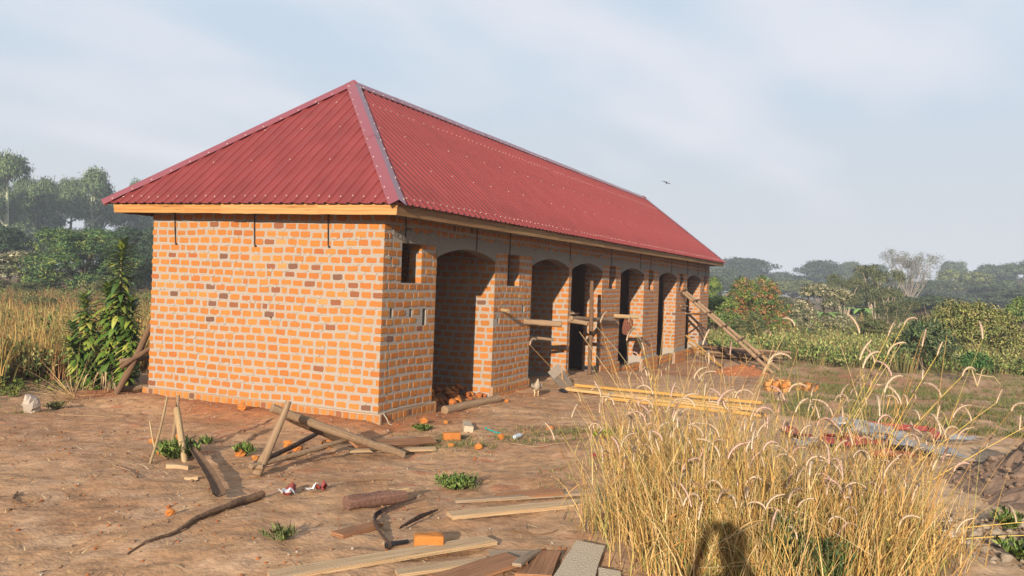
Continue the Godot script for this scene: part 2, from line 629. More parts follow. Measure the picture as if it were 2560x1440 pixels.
func brick_shape() -> Array:
	# ten points of an uneven rounded outline, in a unit square
	var q := []
	for k: Vector2 in [Vector2(-0.5, -0.30), Vector2(-0.5, 0.32), Vector2(-0.42, 0.5), Vector2(-0.1, 0.5), Vector2(0.2, 0.5), Vector2(0.43, 0.5), Vector2(0.5, 0.3), Vector2(0.5, -0.34), Vector2(0.40, -0.5), Vector2(-0.05, -0.5), Vector2(-0.43, -0.5)]:
		q.push_back(k + Vector2(rng.randf_range(-0.022, 0.022), rng.randf_range(-0.07, 0.045) * signf(k.y)))
	return q

func add_brick(mb: MB, outline: Array, t: Transform3D) -> void:
	# t: x along the course, y up, z out of the wall; unit size
	var k := outline.size()
	var zf := 1.0
	var nz := t.basis.z.normalized()
	var ctr := t * Vector3(0.02, 0.0, zf)
	for i in k:
		var a: Vector2 = outline[i]
		var b: Vector2 = outline[(i + 1) % k]
		var ai := t * Vector3(a.x * 0.95, a.y * 0.89, zf * 0.93)
		var bi := t * Vector3(b.x * 0.95, b.y * 0.89, zf * 0.93)
		var ao := t * Vector3(a.x, a.y, zf * 0.45)
		var bo := t * Vector3(b.x, b.y, zf * 0.45)
		var ab := t * Vector3(a.x, a.y, -1.5)
		var bb := t * Vector3(b.x, b.y, -1.5)
		mb.tri(ctr, ai, bi, nz, nz, nz)
		var o := (ao + bo) * 0.5 - t.origin
		mb.fquad(ai, bi, bo, ao, o + nz * 0.03)
		mb.fquad(ao, bo, bb, ab, o - nz * o.dot(nz))

func core(parent: Node, called: String, o: Vector3, u: Vector3, nn: Vector3, len_: float, y0: float, y1: float, thick: float, holes: Array, m: Material) -> MeshInstance3D:
	# a wall body with real openings: cells between the cuts, faces only where they show
	var cx := [0.0, len_]
	var cy := [y0, y1]
	for h in holes:
		cx.append_array([h[0], h[1]])
		cy.append_array([h[2], h[3]])
	cx.sort(); cy.sort()
	var ux := []
	for q in cx:
		if ux.is_empty() or q - ux[-1] > 0.001: ux.push_back(q)
	var uy := []
	for q in cy:
		if uy.is_empty() or q - uy[-1] > 0.001: uy.push_back(q)
	var solid := func(i: int, j: int) -> bool:
		if i < 0 or j < 0 or i >= ux.size() - 1 or j >= uy.size() - 1:
			return false
		var mx: float = (ux[i] + ux[i + 1]) * 0.5
		var my: float = (uy[j] + uy[j + 1]) * 0.5
		for h in holes:
			if mx > h[0] and mx < h[1] and my > h[2] and my < h[3]:
				return false
		return true
	var mb := MB.new()
	for i in ux.size() - 1:
		for j in uy.size() - 1:
			if not solid.call(i, j):
				continue
			var p := func(a: float, b: float, d: float) -> Vector3:
				return o + u * a + Vector3.UP * b - nn * d
			var a0: float = ux[i]
			var a1: float = ux[i + 1]
			var b0: float = uy[j]
			var b1: float = uy[j + 1]
			mb.fquad(p.call(a0, b0, 0), p.call(a1, b0, 0), p.call(a1, b1, 0), p.call(a0, b1, 0), nn)
			mb.fquad(p.call(a0, b0, thick), p.call(a1, b0, thick), p.call(a1, b1, thick), p.call(a0, b1, thick), -nn)
			if not solid.call(i - 1, j): mb.fquad(p.call(a0, b0, 0), p.call(a0, b1, 0), p.call(a0, b1, thick), p.call(a0, b0, thick), -u)
			if not solid.call(i + 1, j): mb.fquad(p.call(a1, b0, 0), p.call(a1, b1, 0), p.call(a1, b1, thick), p.call(a1, b0, thick), u)
			if not solid.call(i, j - 1): mb.fquad(p.call(a0, b0, 0), p.call(a1, b0, 0), p.call(a1, b0, thick), p.call(a0, b0, thick), Vector3.DOWN)
			if not solid.call(i, j + 1): mb.fquad(p.call(a0, b1, 0), p.call(a1, b1, 0), p.call(a1, b1, thick), p.call(a0, b1, thick), Vector3.UP)
	return put(called, mb.mesh(), m, parent)

var house: Node3D
const HOLES := [[0.19, 0.27, 1.43, 1.555], [0.70, 0.775, 1.43, 1.54], [1.06, 1.16, 1.30, 1.54], [4.65, 4.73, 1.42, 1.555], [3.60, 3.67, 1.26, 1.37]]
const ARCH := [[1.42, 3.43], [5.04, 7.05], [7.22, 9.30], [10.80, 13.02], [14.69, 16.93], [18.50, 20.74]]
const WIN := [[0.45, 0.98], [3.945, 4.46], [9.835, 10.36], [13.51, 14.03], [17.39, 17.93], [21.36, 21.90]]

func spans(y: float) -> Array:
	# the stretches of facade that are brick at this height
	var cut := []
	for a in ARCH:
		if y < 2.44: cut.push_back(a)
	for w in WIN:
		if y > 1.87 and y < 2.5: cut.push_back(w)
	cut.sort_custom(func(p, q): return p[0] < q[0])
	var out := []
	var x := 0.0
	for k in cut:
		if k[0] - x > 0.07: out.push_back([x, k[0]])
		x = k[1]
	out.push_back([x, LN])
	return out

func building() -> void:
	house = thing("brick_building", "long unplastered orange brick building with arched doorways and red sheet roof", "building")
	var X := Vector3.RIGHT
	var Z := Vector3.BACK
	# wall bodies
	var endw := core(house, "end_wall", Vector3(0, 0, -WD), Z, Vector3.LEFT, WD, -0.5, 3.2, 0.2, [[WD - 1.875, WD - 1.82, 1.32, 1.37]], M.mortar)
	var holes := []
	for a in ARCH: holes.push_back([a[0] - 0.2, a[1] - 0.2, -0.6, 2.458])
	for w in WIN: holes.push_back([w[0] - 0.2, w[1] - 0.2, 1.904, 2.458])
	for q in HOLES:
		holes.push_back([q[0] - 0.2, q[1] - 0.2, q[2], q[3]])
	core(house, "front_wall", Vector3(0.2, 0, 0), X, Z, LN - 0.2, -0.8, 3.2, 0.2, holes, M.mortar)
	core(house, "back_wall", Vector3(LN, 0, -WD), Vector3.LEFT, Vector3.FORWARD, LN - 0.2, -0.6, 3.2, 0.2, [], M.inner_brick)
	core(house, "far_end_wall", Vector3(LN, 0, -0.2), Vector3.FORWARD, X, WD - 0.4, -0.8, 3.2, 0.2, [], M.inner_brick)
	for q in [[3.431, 0.2, WD - 0.4], [7.052, 0.166, WD - 0.4], [10.58, 0.2, WD - 0.4], [14.44, 0.2, WD - 0.4], [18.2, 0.2, WD - 0.4]]:
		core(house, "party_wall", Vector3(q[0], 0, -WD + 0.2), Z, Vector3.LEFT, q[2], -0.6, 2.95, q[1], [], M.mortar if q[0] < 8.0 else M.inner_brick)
	for q in [9.301, 13.021, 16.931, 20.741]:
		core(house, "door_pier", Vector3(q, 0, -0.42), Z, Vector3.LEFT, 0.22, -0.6, 2.95, 0.2, [], M.mortar)
	# ring beam with plaster smeared over it, arches filled below it
	var bm := MB.new()
	var prev := []
	for i in 180:
		var x := 0.2 + (LN - 0.2) * i / 179.0
		var lo := 2.459 + (fn.get_noise_2d(x * 400, 5) * 0.035 if in_span(x) else 0.0)
		if i < 3: lo += 0.03 * (3 - i)
		var hi := 2.63 + fn.get_noise_2d(x * 300, 50) * 0.09
		var z := 0.012 + fn.get_noise_2d(x * 250, 90) * 0.006
		var cur := [Vector3(x, lo, z), Vector3(x, hi, z), Vector3(x, hi + 0.01, -0.002), Vector3(x, lo - 0.001, -0.1)]
		if i > 0:
			bm.fquad(prev[0], cur[0], cur[1], prev[1], Z)
			bm.fquad(prev[1], cur[1], cur[2], prev[2], Vector3.UP)
			bm.fquad(prev[0], cur[0], cur[3], prev[3], Vector3.DOWN)
		else:
			bm.fquad(cur[0], cur[1], cur[2], cur[3], Vector3.LEFT)
		prev = cur
	put("ring_beam", bm.mesh(), M.concrete, house)
	for a in ARCH:
		var am := MB.new()
		var k := 20
		var w: float = a[1] - a[0]
		for i in k:
			var q := []
			for e in 2:
				var f := float(i + e) / k
				var x: float = a[0] - 0.015 + (w + 0.03) * f
				q.push_back(Vector3(x, 2.295 + 0.165 * pow(maxf(sin(PI * f), 0.0), 0.8) - 0.004, 0))
			for s in [[0.009, Z], [-0.209, Vector3.FORWARD]]:
				var d := Vector3(0, 0, s[0])
				am.fquad(q[0] + d, q[1] + d, Vector3(q[1].x, 2.462, s[0]), Vector3(q[0].x, 2.462, s[0]), s[1])
			var f0 := Vector3(0, 0, 0.009)
			var f1 := Vector3(0, 0, -0.209)
			am.fquad(q[0] + f0, q[1] + f0, q[1] + f1, q[0] + f1, Vector3.DOWN)
			am.fquad(Vector3(q[0].x, 2.462, 0.009), Vector3(q[1].x, 2.462, 0.009), Vector3(q[1].x, 2.462, -0.209), Vector3(q[0].x, 2.462, -0.209), Vector3.UP)
		put("arch", am.mesh(), M.concrete, house)
	# brick courses
	for r in range(-1, 24):
		var y := row_y(r)
		var midrow := ss(0, 4, r) * ss(15, 8, r)
		lay_row(Vector3(0, 0, -WD), Z, Vector3.LEFT, -0.005 if r % 2 else -0.015, WD + 0.004, y, r % 2 == 1, 0.02 + 0.16 * midrow)
		if r == 2:
			lay_row(Vector3.ZERO, X, Z, 0.0, 0.17, y, false, 0.05)
		elif r > 2 or y > 2.6:
			for s in spans(y):
				lay_row(Vector3.ZERO, X, Z, s[0] + 0.003, s[1] - 0.003, y, r % 2 == 0, 0.02)
		# cheeks of openings that face the camera side
		if y < 2.43:
			lay_row(Vector3(3.431, 0, -3.9), Z, Vector3.LEFT, 0.0, 3.9, y, r % 2 == 0, 0.03)
			lay_row(Vector3(7.052, 0, -3.9), Z, Vector3.LEFT, 0.0, 3.9, y, r % 2 == 1, 0.02)
			for q in [9.301, 13.021, 16.931, 20.741]:
				lay_row(Vector3(q, 0, -0.42), Z, Vector3.LEFT, 0.0, 0.42, y, r % 2 == 0, 0.04)
			for q in ARCH:
				if r % 2 == 0:
					lay_row(Vector3(q[0], 0, 0), Vector3.FORWARD, X, 0.0, 0.2, y, false, 0.05)
		if y > 1.92 and y < 2.45:
			for w in WIN:
				lay_row(Vector3(w[1], 0, -0.2), Z, Vector3.LEFT, 0.0, 0.2, y, r % 2 == 0, 0.05)
	# footing: brick on edge, a little proud
	var fo := MB.new()
	fo.box(Transform3D(Basis(), Vector3(-0.0, -0.17, -WD * 0.5 - 0.02)), Vector3(0.03, 0.335, WD * 0.5 + 0.075), 0.012)
	put("footing", fo.mesh(), M.mud_mortar, house)
	for y in [0.105, -0.01]:
		lay_row(Vector3(-0.03, 0, -WD - 0.09), Z, Vector3.LEFT, 0.0, WD + 0.12, y, false, 0.1, 0.082, 0.088)
	for q in [[0.03, 1.50, 0.165, 0.045, -0.5], [3.40, 5.02, 0.185, 0.05, -0.6], [9.25, 10.82, 0.09, 0.05, -0.8], [13.0, 14.7, 0.0, 0.05, -0.9], [16.9, 18.52, -0.06, 0.05, -0.9], [20.7, LN + 0.04, -0.08, 0.05, -0.9]]:
		var f2 := MB.new()
		f2.box(Transform3D(Basis(), Vector3((q[0] + q[1]) * 0.5, (q[2] + q[4]) * 0.5, q[3] - 0.03)), Vector3((q[1] - q[0]) * 0.5, (q[2] - q[4]) * 0.5, 0.03), 0.015)
		put("footing", f2.mesh(), M.mud_mortar, house)
		var yy: float = q[2] - 0.075
		while yy > lay(q[0], 0.1) - 0.08:
			lay_row(Vector3(0, 0, q[3]), X, Z, q[0] + 0.02, q[1] - 0.02, yy, false, 0.1, 0.085, 0.085)
			yy -= 0.115
	for q in [[10.82, 13.0], [14.7, 16.9], [18.52, 20.7]]:
		for yy in [-0.16, -0.275]:
			lay_row(Vector3(0, 0, -0.03), X, Z, q[0], q[1], yy, false, 0.1, 0.085, 0.085)
		core(house, "door_sill", Vector3(q[0], 0, -0.035), X, Z, q[1] - q[0], -0.8, -0.1, 0.12, [], M.mud_mortar)
	# the 300 bricks that show largest are pieces of their own, the rest one part
	var eye := Vector3(-9.2, 1.97, 6.0)
	for b in bricks_all:
		var d: Vector3 = eye - b[0]
		b.push_back(b[3] * b[4] * maxf(b[2].dot(d.normalized()), 0.0) / d.length_squared() * (1.0 if absf(b[0].x) < 0.06 and b[0].y > 0.15 else 0.2))
	bricks_all.sort_custom(func(p, q): return p[6] > q[6])
	var shapes := []
	var variants := []
	for i in 14:
		shapes.push_back(brick_shape())
		var one := MB.new()
		add_brick(one, shapes[i], Transform3D())
		variants.push_back(one.mesh())
	var rest := MB.new()
	for i in bricks_all.size():
		var b: Array = bricks_all[i]
		var tilt := Basis(b[2], rng.randf_range(-0.028, 0.028))
		var t := Transform3D(tilt * Basis(b[1] * b[3], Vector3.UP * b[4], b[2] * rng.randf_range(0.003, 0.008)), b[0])
		if i < 300:
			put("brick", variants[rng.randi() % 14], M["brick_%d" % b[5]], endw, t)
		else:
			var col: Color = M["brick_%d" % b[5]].albedo_color.srgb_to_linear()
			rest.col = col * rng.randf_range(0.88, 1.08)
			add_brick(rest, shapes[rng.randi() % 14], t)
	var sm := MB.new()
	for i in 420:
		var on_end := i % 5 < 3
		var u := Vector3.BACK if on_end else Vector3.RIGHT
		var nn := Vector3.LEFT if on_end else Vector3.BACK
		var y := rng.randf_range(0.2, 2.6 if on_end else 2.4)
		var along := rng.randf_range(-WD + 0.1, -0.05) if on_end else rng.randf_range(0.05, LN - 0.1)
		if not on_end and (not in_span(along - 0.06) or not in_span(along + 0.06)): continue
		var at := u * along + Vector3.UP * (row_y(int((2.76 - y) / CO)) + CO * 0.5) + nn * rng.randf_range(0.0065, 0.0095)
		var rx := rng.randf_range(0.02, 0.085)
		var ry := rng.randf_range(0.014, 0.032)
		var ring := []
		for k in 11:
			var a := TAU * k / 11.0
			ring.push_back(at + u * cos(a) * rx * rng.randf_range(0.6, 1.1) + Vector3.UP * sin(a) * ry * rng.randf_range(0.55, 1.15))
		for k in 11:
			sm.flat(at + nn * 0.003, ring[k], ring[(k + 1) % 11], nn)
			sm.fquad(ring[k], ring[(k + 1) % 11], ring[(k + 1) % 11] - nn * 0.012, ring[k] - nn * 0.012, ring[k] - at)
	tag(put("mortar_smears", sm.mesh(), M.mortar, house), "", "", "", "stuff")
	tag(put("bricks", rest.mesh(), M.bricks, house), "", "", "", "stuff")

func in_span(x: float) -> bool:
	for a in ARCH:
		if x > a[0] - 0.05 and x < a[1] + 0.05: return false
	for w in WIN:
		if x > w[0] - 0.03 and x < w[1] + 0.03: return false
	return true

# ---------------------------------------------------------------- roof
const RX0 := -0.40
const RX1 := 23.0
const RZ0 := 0.45
const RZ1 := -4.78
const RISE := 0.858
var half := 2.615

func skew(p: Vector3) -> Vector3:
	# the whole roof was set a touch out of level
	return p + Vector3.UP * (0.0052 * p.x - 0.0065 * p.z)

func roof_face(o: Vector3, along: Vector3, inward: Vector3, len_: float, hip: bool) -> void:
	# o: eave corner; ribs run up the slope
	var up := (inward + Vector3.UP * RISE).normalized()
	var nor := (Vector3.UP - inward * RISE).normalized()
	var pitch := 0.178
	var count := int(len_ / pitch)
	pitch = len_ / count
	var prof := [[0.0, 0.0], [0.30, 0.0], [0.33, 0.004], [0.36, 0.0], [0.64, 0.0], [0.70, 0.014], [0.75, 0.022], [0.87, 0.022], [0.92, 0.014], [0.98, 0.0], [1.0, 0.0]]
	var mb := MB.new()
	var rib := 0
	var sheet := 0
	for k in count:
		for q in prof.size() - 1:
			var s0: float = (k + prof[q][0]) * pitch
			var s1: float = (k + prof[q + 1][0]) * pitch
			var h0: float = prof[q][1] + 0.002 * (sheet % 2)
			var h1: float = prof[q + 1][1] + 0.002 * (sheet % 2)
			var d0 := minf(half, minf(s0, len_ - s0))
			var d1 := minf(half, minf(s1, len_ - s1))
			if maxf(d0, d1) < 0.02: continue
			var k0 := d0 * sqrt(1.0 + RISE * RISE)
			var k1 := d1 * sqrt(1.0 + RISE * RISE)
			var a := o + along * s0 + nor * h0
			var b := o + along * s1 + nor * h1
			var nn := (b - a).cross(up).normalized()
			if nn.dot(nor) < 0.0: nn = -nn
			mb.tri(skew(a), skew(b), skew(b + up * k1), nn, nn, nn)
			mb.tri(skew(a), skew(b + up * k1), skew(a + up * k0), nn, nn, nn)
			# folded thickness at the eave so that the wavy edge has a dark underside
			mb.fquad(skew(a), skew(b), skew(b - nor * 0.003 + up * 0.002), skew(a - nor * 0.003 + up * 0.002), -up)
		rib += 1
		if rib % 5 == 0 or k == count - 1:
			if mb.v.size() > 0:
				put("roof_sheet", mb.mesh(), M.roof_paint, house)
			mb = MB.new()
			sheet += 1
	# screws
	var sm: MB = screws
	for k in count:
		var s := (k + 0.82) * pitch
		var lim := minf(half, minf(s, len_ - s))
		for row in [[0.10, 1], [0.80, 4], [1.50, 4], [2.12, 1 if not hip else 2]]:
			if row[0] < lim - 0.12 and (k + int(row[0] * 2.0)) % int(row[1]) == 0 and rng.randf() > 0.06:
				var kk: float = (row[0] + rng.randf_range(-0.012, 0.012)) * sqrt(1.0 + RISE * RISE)
				screw(sm, skew(o + along * s + nor * 0.026 + up * kk), nor)

var screws := MB.new()

func screw(mb: MB, at: Vector3, nor: Vector3) -> void:
	var s := nor.cross(Vector3(0.3, 0.1, 0.9)).normalized()
	var o := nor.cross(s)
	for k in 6:
		var a := TAU * k / 6
		var b := TAU * (k + 1) / 6
		var pa := at + (s * cos(a) + o * sin(a)) * 0.0095
		var pb := at + (s * cos(b) + o * sin(b)) * 0.0095
		mb.flat(pa, pb, at + nor * 0.010, nor)
		mb.fquad(pa, pb, pb - nor * 0.006, pa - nor * 0.006, pa - at)

func cap_run(called: String, a: Vector3, b: Vector3, wa: Vector3, wb: Vector3, pieces: int) -> void:
	# folded metal capping over two roof planes; wa and wb lie in the planes, away from the line
	var dir := (b - a).normalized()
	var na := dir.cross(wa).normalized()
	if na.y < 0: na = -na
	var nb := dir.cross(wb).normalized()
	if nb.y < 0: nb = -nb
	var top := (na + nb).normalized()
	for k in pieces:
		var mb := MB.new()
		var f0 := float(k) / pieces - (0.03 if k > 0 else 0.0)
		var f1 := float(k + 1) / pieces
		var lift := 0.004 * (k % 2)
		var prev := []
		var seg := 7
		for i in seg + 1:
			var p := a.lerp(b, lerpf(f0, f1, float(i) / seg))
			var wv := rng.randf_range(-0.004, 0.004)
			var row := [p + wa * 0.122 + na * (0.026 + lift + wv), p + wa * 0.108 + na * (0.034 + lift), p + wa * 0.05 + na * (0.040 + lift), p + top * (0.056 + lift), p + wb * 0.05 + nb * (0.040 + lift), p + wb * 0.108 + nb * (0.034 + lift), p + wb * 0.122 + nb * (0.026 + lift + wv)]
			if i > 0:
				for q in 6:
					mb.fquad(skew(prev[q]), skew(prev[q + 1]), skew(row[q + 1]), skew(row[q]), top)
			prev = row
		put(called, mb.mesh(), M.cap_paint, house)
	var n := int(a.distance_to(b) / 0.3)
	for i in n:
		var p := a.lerp(b, (i + 0.5) / n)
		screw(screws, skew(p + wa * 0.092 + na * 0.042), na)
		screw(screws, skew(p + wb * 0.092 + nb * 0.042), nb)

func roof() -> void:
	half = (RZ0 - RZ1) * 0.5
	var y := 2.905
	var lenx := RX1 - RX0
	var lenz := RZ0 - RZ1
	roof_face(Vector3(RX0, y, RZ0), Vector3.RIGHT, Vector3.FORWARD, lenx, false)
	roof_face(Vector3(RX1, y, RZ1), Vector3.LEFT, Vector3.BACK, lenx, false)
	roof_face(Vector3(RX0, y, RZ1), Vector3.BACK, Vector3.RIGHT, lenz, true)
	roof_face(Vector3(RX1, y, RZ0), Vector3.FORWARD, Vector3.LEFT, lenz, true)
	var ry := y + half * RISE
	var r0 := Vector3(RX0 + half, ry, RZ0 - half)
	var r1 := Vector3(RX1 - half, ry, RZ0 - half)
	var corners := [[Vector3(RX0, y, RZ0), r0, Vector3.FORWARD, Vector3.RIGHT], [Vector3(RX0, y, RZ1), r0, Vector3.BACK, Vector3.RIGHT], [Vector3(RX1, y, RZ0), r1, Vector3.FORWARD, Vector3.LEFT], [Vector3(RX1, y, RZ1), r1, Vector3.BACK, Vector3.LEFT]]
	for c in corners:
		var d: Vector3 = (c[1] - c[0]).normalized()
		# plane of the long side rises along c[2], plane of the end rises along c[3]
		var nl: Vector3 = (Vector3.UP - c[2] * RISE).normalized()
		var ne: Vector3 = (Vector3.UP - c[3] * RISE).normalized()
		var wl := nl.cross(d).normalized()
		if wl.dot(c[3]) < 0.0: wl = -wl
		var we := ne.cross(d).normalized()
		if we.dot(c[2]) < 0.0: we = -we
		cap_run("hip_cap", c[0], c[1] + d * 0.05, wl, we, 2)
	var s := Vector3(0, -RISE, 1).normalized()
	var s2 := Vector3(0, -RISE, -1).normalized()
	cap_run("ridge_cap", r0, r1, s, s2, 10)
	tag(put("screws", screws.mesh(), M.screw, house), "", "", "", "stuff")
	# fascia boards
	var fy := 2.833
	var at := func(x: float, z: float) -> Vector3: return skew(Vector3(x, fy, z))
	plank("fascia_board", at.call(-0.325, -4.62), at.call(-0.325, -2.46), 0.128, 0.025, M.fascia_end, house, PI / 2, 0.94, 0.0)
	plank("fascia_board", at.call(-0.333, -2.50), at.call(-0.333, 0.397), 0.132, 0.025, M.fascia_end_pale, house, PI / 2, 1.0, 0.0)
	var xs := [-0.318, 2.9, 5.3, 8.1, 11.2, 14.4, 17.9, 20.6, 22.94]
	for i in xs.size() - 1:
		var zz := 0.385 + 0.003 * (i % 2)
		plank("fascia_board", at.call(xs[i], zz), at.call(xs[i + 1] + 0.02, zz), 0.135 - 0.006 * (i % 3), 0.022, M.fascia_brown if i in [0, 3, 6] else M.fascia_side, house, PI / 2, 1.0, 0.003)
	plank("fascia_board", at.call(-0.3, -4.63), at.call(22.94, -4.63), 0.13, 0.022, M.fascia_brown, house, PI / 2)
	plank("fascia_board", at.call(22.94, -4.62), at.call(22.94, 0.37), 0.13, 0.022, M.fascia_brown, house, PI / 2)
	# rafters over the wall head
	for i in 18:
		var x := 2.75 + i * 0.94
		plank("rafter", skew(Vector3(x, 2.86, 0.36)), skew(Vector3(x, 2.86 + 2.4 * RISE, 0.36 - 2.4)), 0.05, 0.09, M.pole_brown, house)
	# hoop iron ties tying the plate to the wall
	for q in [[-3.72, 2.37, -3.68], [-2.19, 2.365, -2.165], [-0.905, 2.375, -0.885]]:
		var mb := MB.new()
		var p := PackedVector3Array([Vector3(-0.016, 2.95, q[0]), Vector3(-0.018, 2.6, lerpf(q[0], q[2], 0.5)), Vector3(-0.016, q[1], q[2]), Vector3(-0.02, q[1] - 0.02, q[2] + 0.012), Vector3(-0.022, q[1] - 0.012, q[2] + 0.03)])
		mb.tube(p, PackedFloat32Array([0.009, 0.009, 0.009, 0.013, 0.012]), 5)
		put("wall_tie", mb.mesh(), M.wire, house)
	for x in [0.49, 2.66, 3.96, 7.02, 9.9, 12.5, 13.6, 16.1, 18.4, 20.1, 21.5]:
		var mb := MB.new()
		mb.tube(PackedVector3Array([Vector3(x, 2.95, 0.02), Vector3(x + 0.01, 2.6, 0.024), Vector3(x + 0.005, 2.46, 0.022)]), PackedFloat32Array([0.008, 0.008, 0.008]), 5)
		put("wall_tie", mb.mesh(), M.wire, house)

# ---------------------------------------------------------------- things on and against the building
func fittings() -> void:
	# timber left in the wall from the scaffold
	var s := pole("scaffold_pole", Vector3(3.80, 1.475, -0.12), Vector3(3.66, 1.475, 0.17), 0.036, 0.034, M.pole_pale)
	tag(s, "short pale pole end poking from the wall under the second slot window", "pole", "scaffold poles left in the facade")
	s = pole("scaffold_pole", Vector3(4.72, 1.262, -0.15), Vector3(4.98, 1.235, 0.66), 0.052, 0.055, M.pole_wood)
	tag(s, "thick log sticking straight out beside the second arched doorway", "pole", "scaffold poles left in the facade")
	s = pole("scaffold_pole", Vector3(7.13, 1.225, -0.1), Vector3(7.16, 1.16, 0.42), 0.055, 0.045, M.pole_wood)
	tag(s, "hewn log end jutting from the thin pier between two doorways", "pole", "scaffold poles left in the facade")
	s = pole("scaffold_pole", Vector3(10.30, 1.245, -0.15), Vector3(10.62, 1.235, 0.55), 0.058, 0.052, M.pole_pale)
	tag(s, "stubby log with drooping end above the hanging basket", "pole", "scaffold poles left in the facade")
	s = pole("scaffold_pole", Vector3(5.32, 0.93, -0.45), Vector3(5.98, 0.86, 0.12), 0.03, 0.03, M.pole_wood)
	tag(s, "thin stick inside the second doorway below the big log", "pole", "scaffold poles left in the facade")
	s = pole("prop_pole", Vector3(8.15, 0.0, 0.16), Vector3(8.13, 2.07, 0.14), 0.048, 0.042, M.pole_brown, null, 0.02)
	tag(s, "tall upright prop pole standing in the third doorway", "pole")
	s = pole("cross_pole", Vector3(7.05, 1.262, 0.08), Vector3(10.19, 1.13, 0.075), 0.05, 0.042, M.pole_wood, null, 0.015)
	tag(s, "level pole tied across the third doorway and its pier", "pole")
	for q in [[Vector3(7.2, 1.36, 0.02), Vector3(7.95, 1.42, -0.35), "grey plank end lying on the cross pole in the third doorway", 0.16], [Vector3(7.25, 1.32, -0.05), Vector3(8.2, 1.34, -0.2), "dull red board lying under the grey plank in the third doorway", 0.12]]:
		tag(plank("board", q[0], q[1], q[3], 0.022, M.plank_grey if q[3] > 0.13 else M.plank_red), q[2], "board")
	# woven basket hung on the log stub
	var b := thing("basket", "brown woven basket hanging from the log stub beside the fourth doorway", "basket", Vector3(10.52, 0.985, 0.30))
	var body := MB.new()
	var weave := MB.new()
	for i in 14:
		var a := TAU * i / 14
		var p := PackedVector3Array()
		var r := PackedFloat32Array()
		for k in 7:
			var t := k / 6.0
			var rr := 0.112 * (0.55 + 0.45 * sin(PI * (0.16 + 0.62 * t)))
			p.push_back(Vector3(cos(a) * rr, (t - 0.5) * 0.36, sin(a) * rr))
			r.push_back(0.011)
		body.tube(p, r, 5)
	for k in 11:
		var t := k / 10.0
		var rr := 0.112 * (0.55 + 0.45 * sin(PI * (0.16 + 0.62 * t)))
		var p := PackedVector3Array()
		var r := PackedFloat32Array()
		for i in 29:
			var a := TAU * i / 28
			p.push_back(Vector3(cos(a) * (rr + (0.008 if (i + k) % 2 else -0.008)), (t - 0.5) * 0.36, sin(a) * (rr + (0.008 if (i + k) % 2 else -0.008))))
			r.push_back(0.012)
		weave.tube(p, r, 4)
	var core_m := MB.new()
	core_m.rock(Vector3.ZERO, Vector3(0.09, 0.165, 0.09), rng, 6, 10, 0.02, true)
	put("lining", core_m.mesh(), M.pole_dark, b)
	put("ribs", body.mesh(), M.basket, b)
	put("weave", weave.mesh(), M.basket, b)
	var st := MB.new()
	for dx in [-0.02, 0.02]:
		st.tube(PackedVector3Array([Vector3(dx, 0.15, 0), Vector3(dx * 0.6, 0.3, 0.01), Vector3(dx * 0.5, 0.315, 0)]), PackedFloat32Array([0.009, 0.008, 0.008]), 5)
	put("strap", st.mesh(), M.rope, b)
	b.rotation = Vector3(0.1, 0.4, 0.42)
	# pole ladder
	var la := thing("ladder", "rough pole ladder leaning on the far end of the facade", "ladder", Vector3(16.2, -0.42, 3.25))
	var o := la.position
	var a0 := on(15.95, 3.20, 0.03)
	var b0 := on(16.48, 3.31, 0.03)
	var a1 := Vector3(17.32, 1.90, 0.07)
	var b1 := Vector3(17.78, 1.93, 0.07)
	pole("rail", a0 - o, a1 - o, 0.055, 0.045, M.pole_wood, la, 0.03)
	pole("rail", b0 - o, b1 - o, 0.055, 0.045, M.pole_wood, la, 0.03)
	for t in [0.17, 0.36, 0.53, 0.70, 0.85, 0.985]:
		var p: Vector3 = a0.lerp(a1, t)
		var q: Vector3 = b0.lerp(b1, t)
		var e: Vector3 = (q - p) * 0.35
		pole("rung", p - e - o + Vector3(0, 0.05, 0.02), q + e - o + Vector3(0, 0.05 + rng.randf_range(-0.04, 0.04), 0.02), 0.03, 0.026, M.pole_brown, la)
	s = pole("cross_pole", Vector3(17.9, 1.16, 0.12), Vector3(20.9, 1.10, 0.55), 0.03, 0.024, M.pole_wood)
	tag(s, "thin level pole behind the ladder by the last doorway", "pole")
	s = pole("cross_pole", Vector3(17.25, 1.42, 0.10), Vector3(18.2, 1.40, 0.12), 0.028, 0.022, M.pole_wood)
	tag(s, "short bent stick jutting under the head of the ladder", "pole")
	s = pole("lean_plank", Vector3(18.2, 0.42, 0.1), on(16.3, 1.7, 0.05), 0.03, 0.028, M.yellow_wood)
	tag(s, "yellow pole leaning low at the sixth doorway", "pole", "yellow poles leaning at the last doorway")
	s = pole("lean_plank", Vector3(18.0, 0.18, 0.25), on(15.7, 1.9, 0.05), 0.03, 0.03, M.yellow_wood)
	tag(s, "lowest yellow pole lying against the sixth doorway sill", "pole", "yellow poles leaning at the last doorway")
	# sticks at the far corner of the end wall
	s = pole("lean_stick", on(-0.19, -4.62, 0.0), Vector3(0.24, 1.16, -4.37), 0.05, 0.044, M.pole_brown, null, 0.02)
	tag(s, "long brown stick propped against the left corner of the building", "stick")
	s = pole("lean_stick", Vector3(-0.17, 0.44, -4.56), Vector3(0.20, 0.76, -4.30), 0.036, 0.034, M.pole_brown)
	tag(s, "second stick crossing the long propped stick at the left corner", "stick")
	s = pole("lean_stick", Vector3(-0.09, 0.52, -4.66), Vector3(0.55, 0.58, -4.40), 0.04, 0.038, M.pole_wood)
	tag(s, "level stick behind the crossed sticks at the left corner", "stick")
	s = pole("lean_stick", Vector3(-0.14, 0.09, -4.68), Vector3(0.6, 0.10, -4.46), 0.05, 0.045, M.pole_wood)
	tag(s, "log lying on the ground behind the propped sticks", "log")
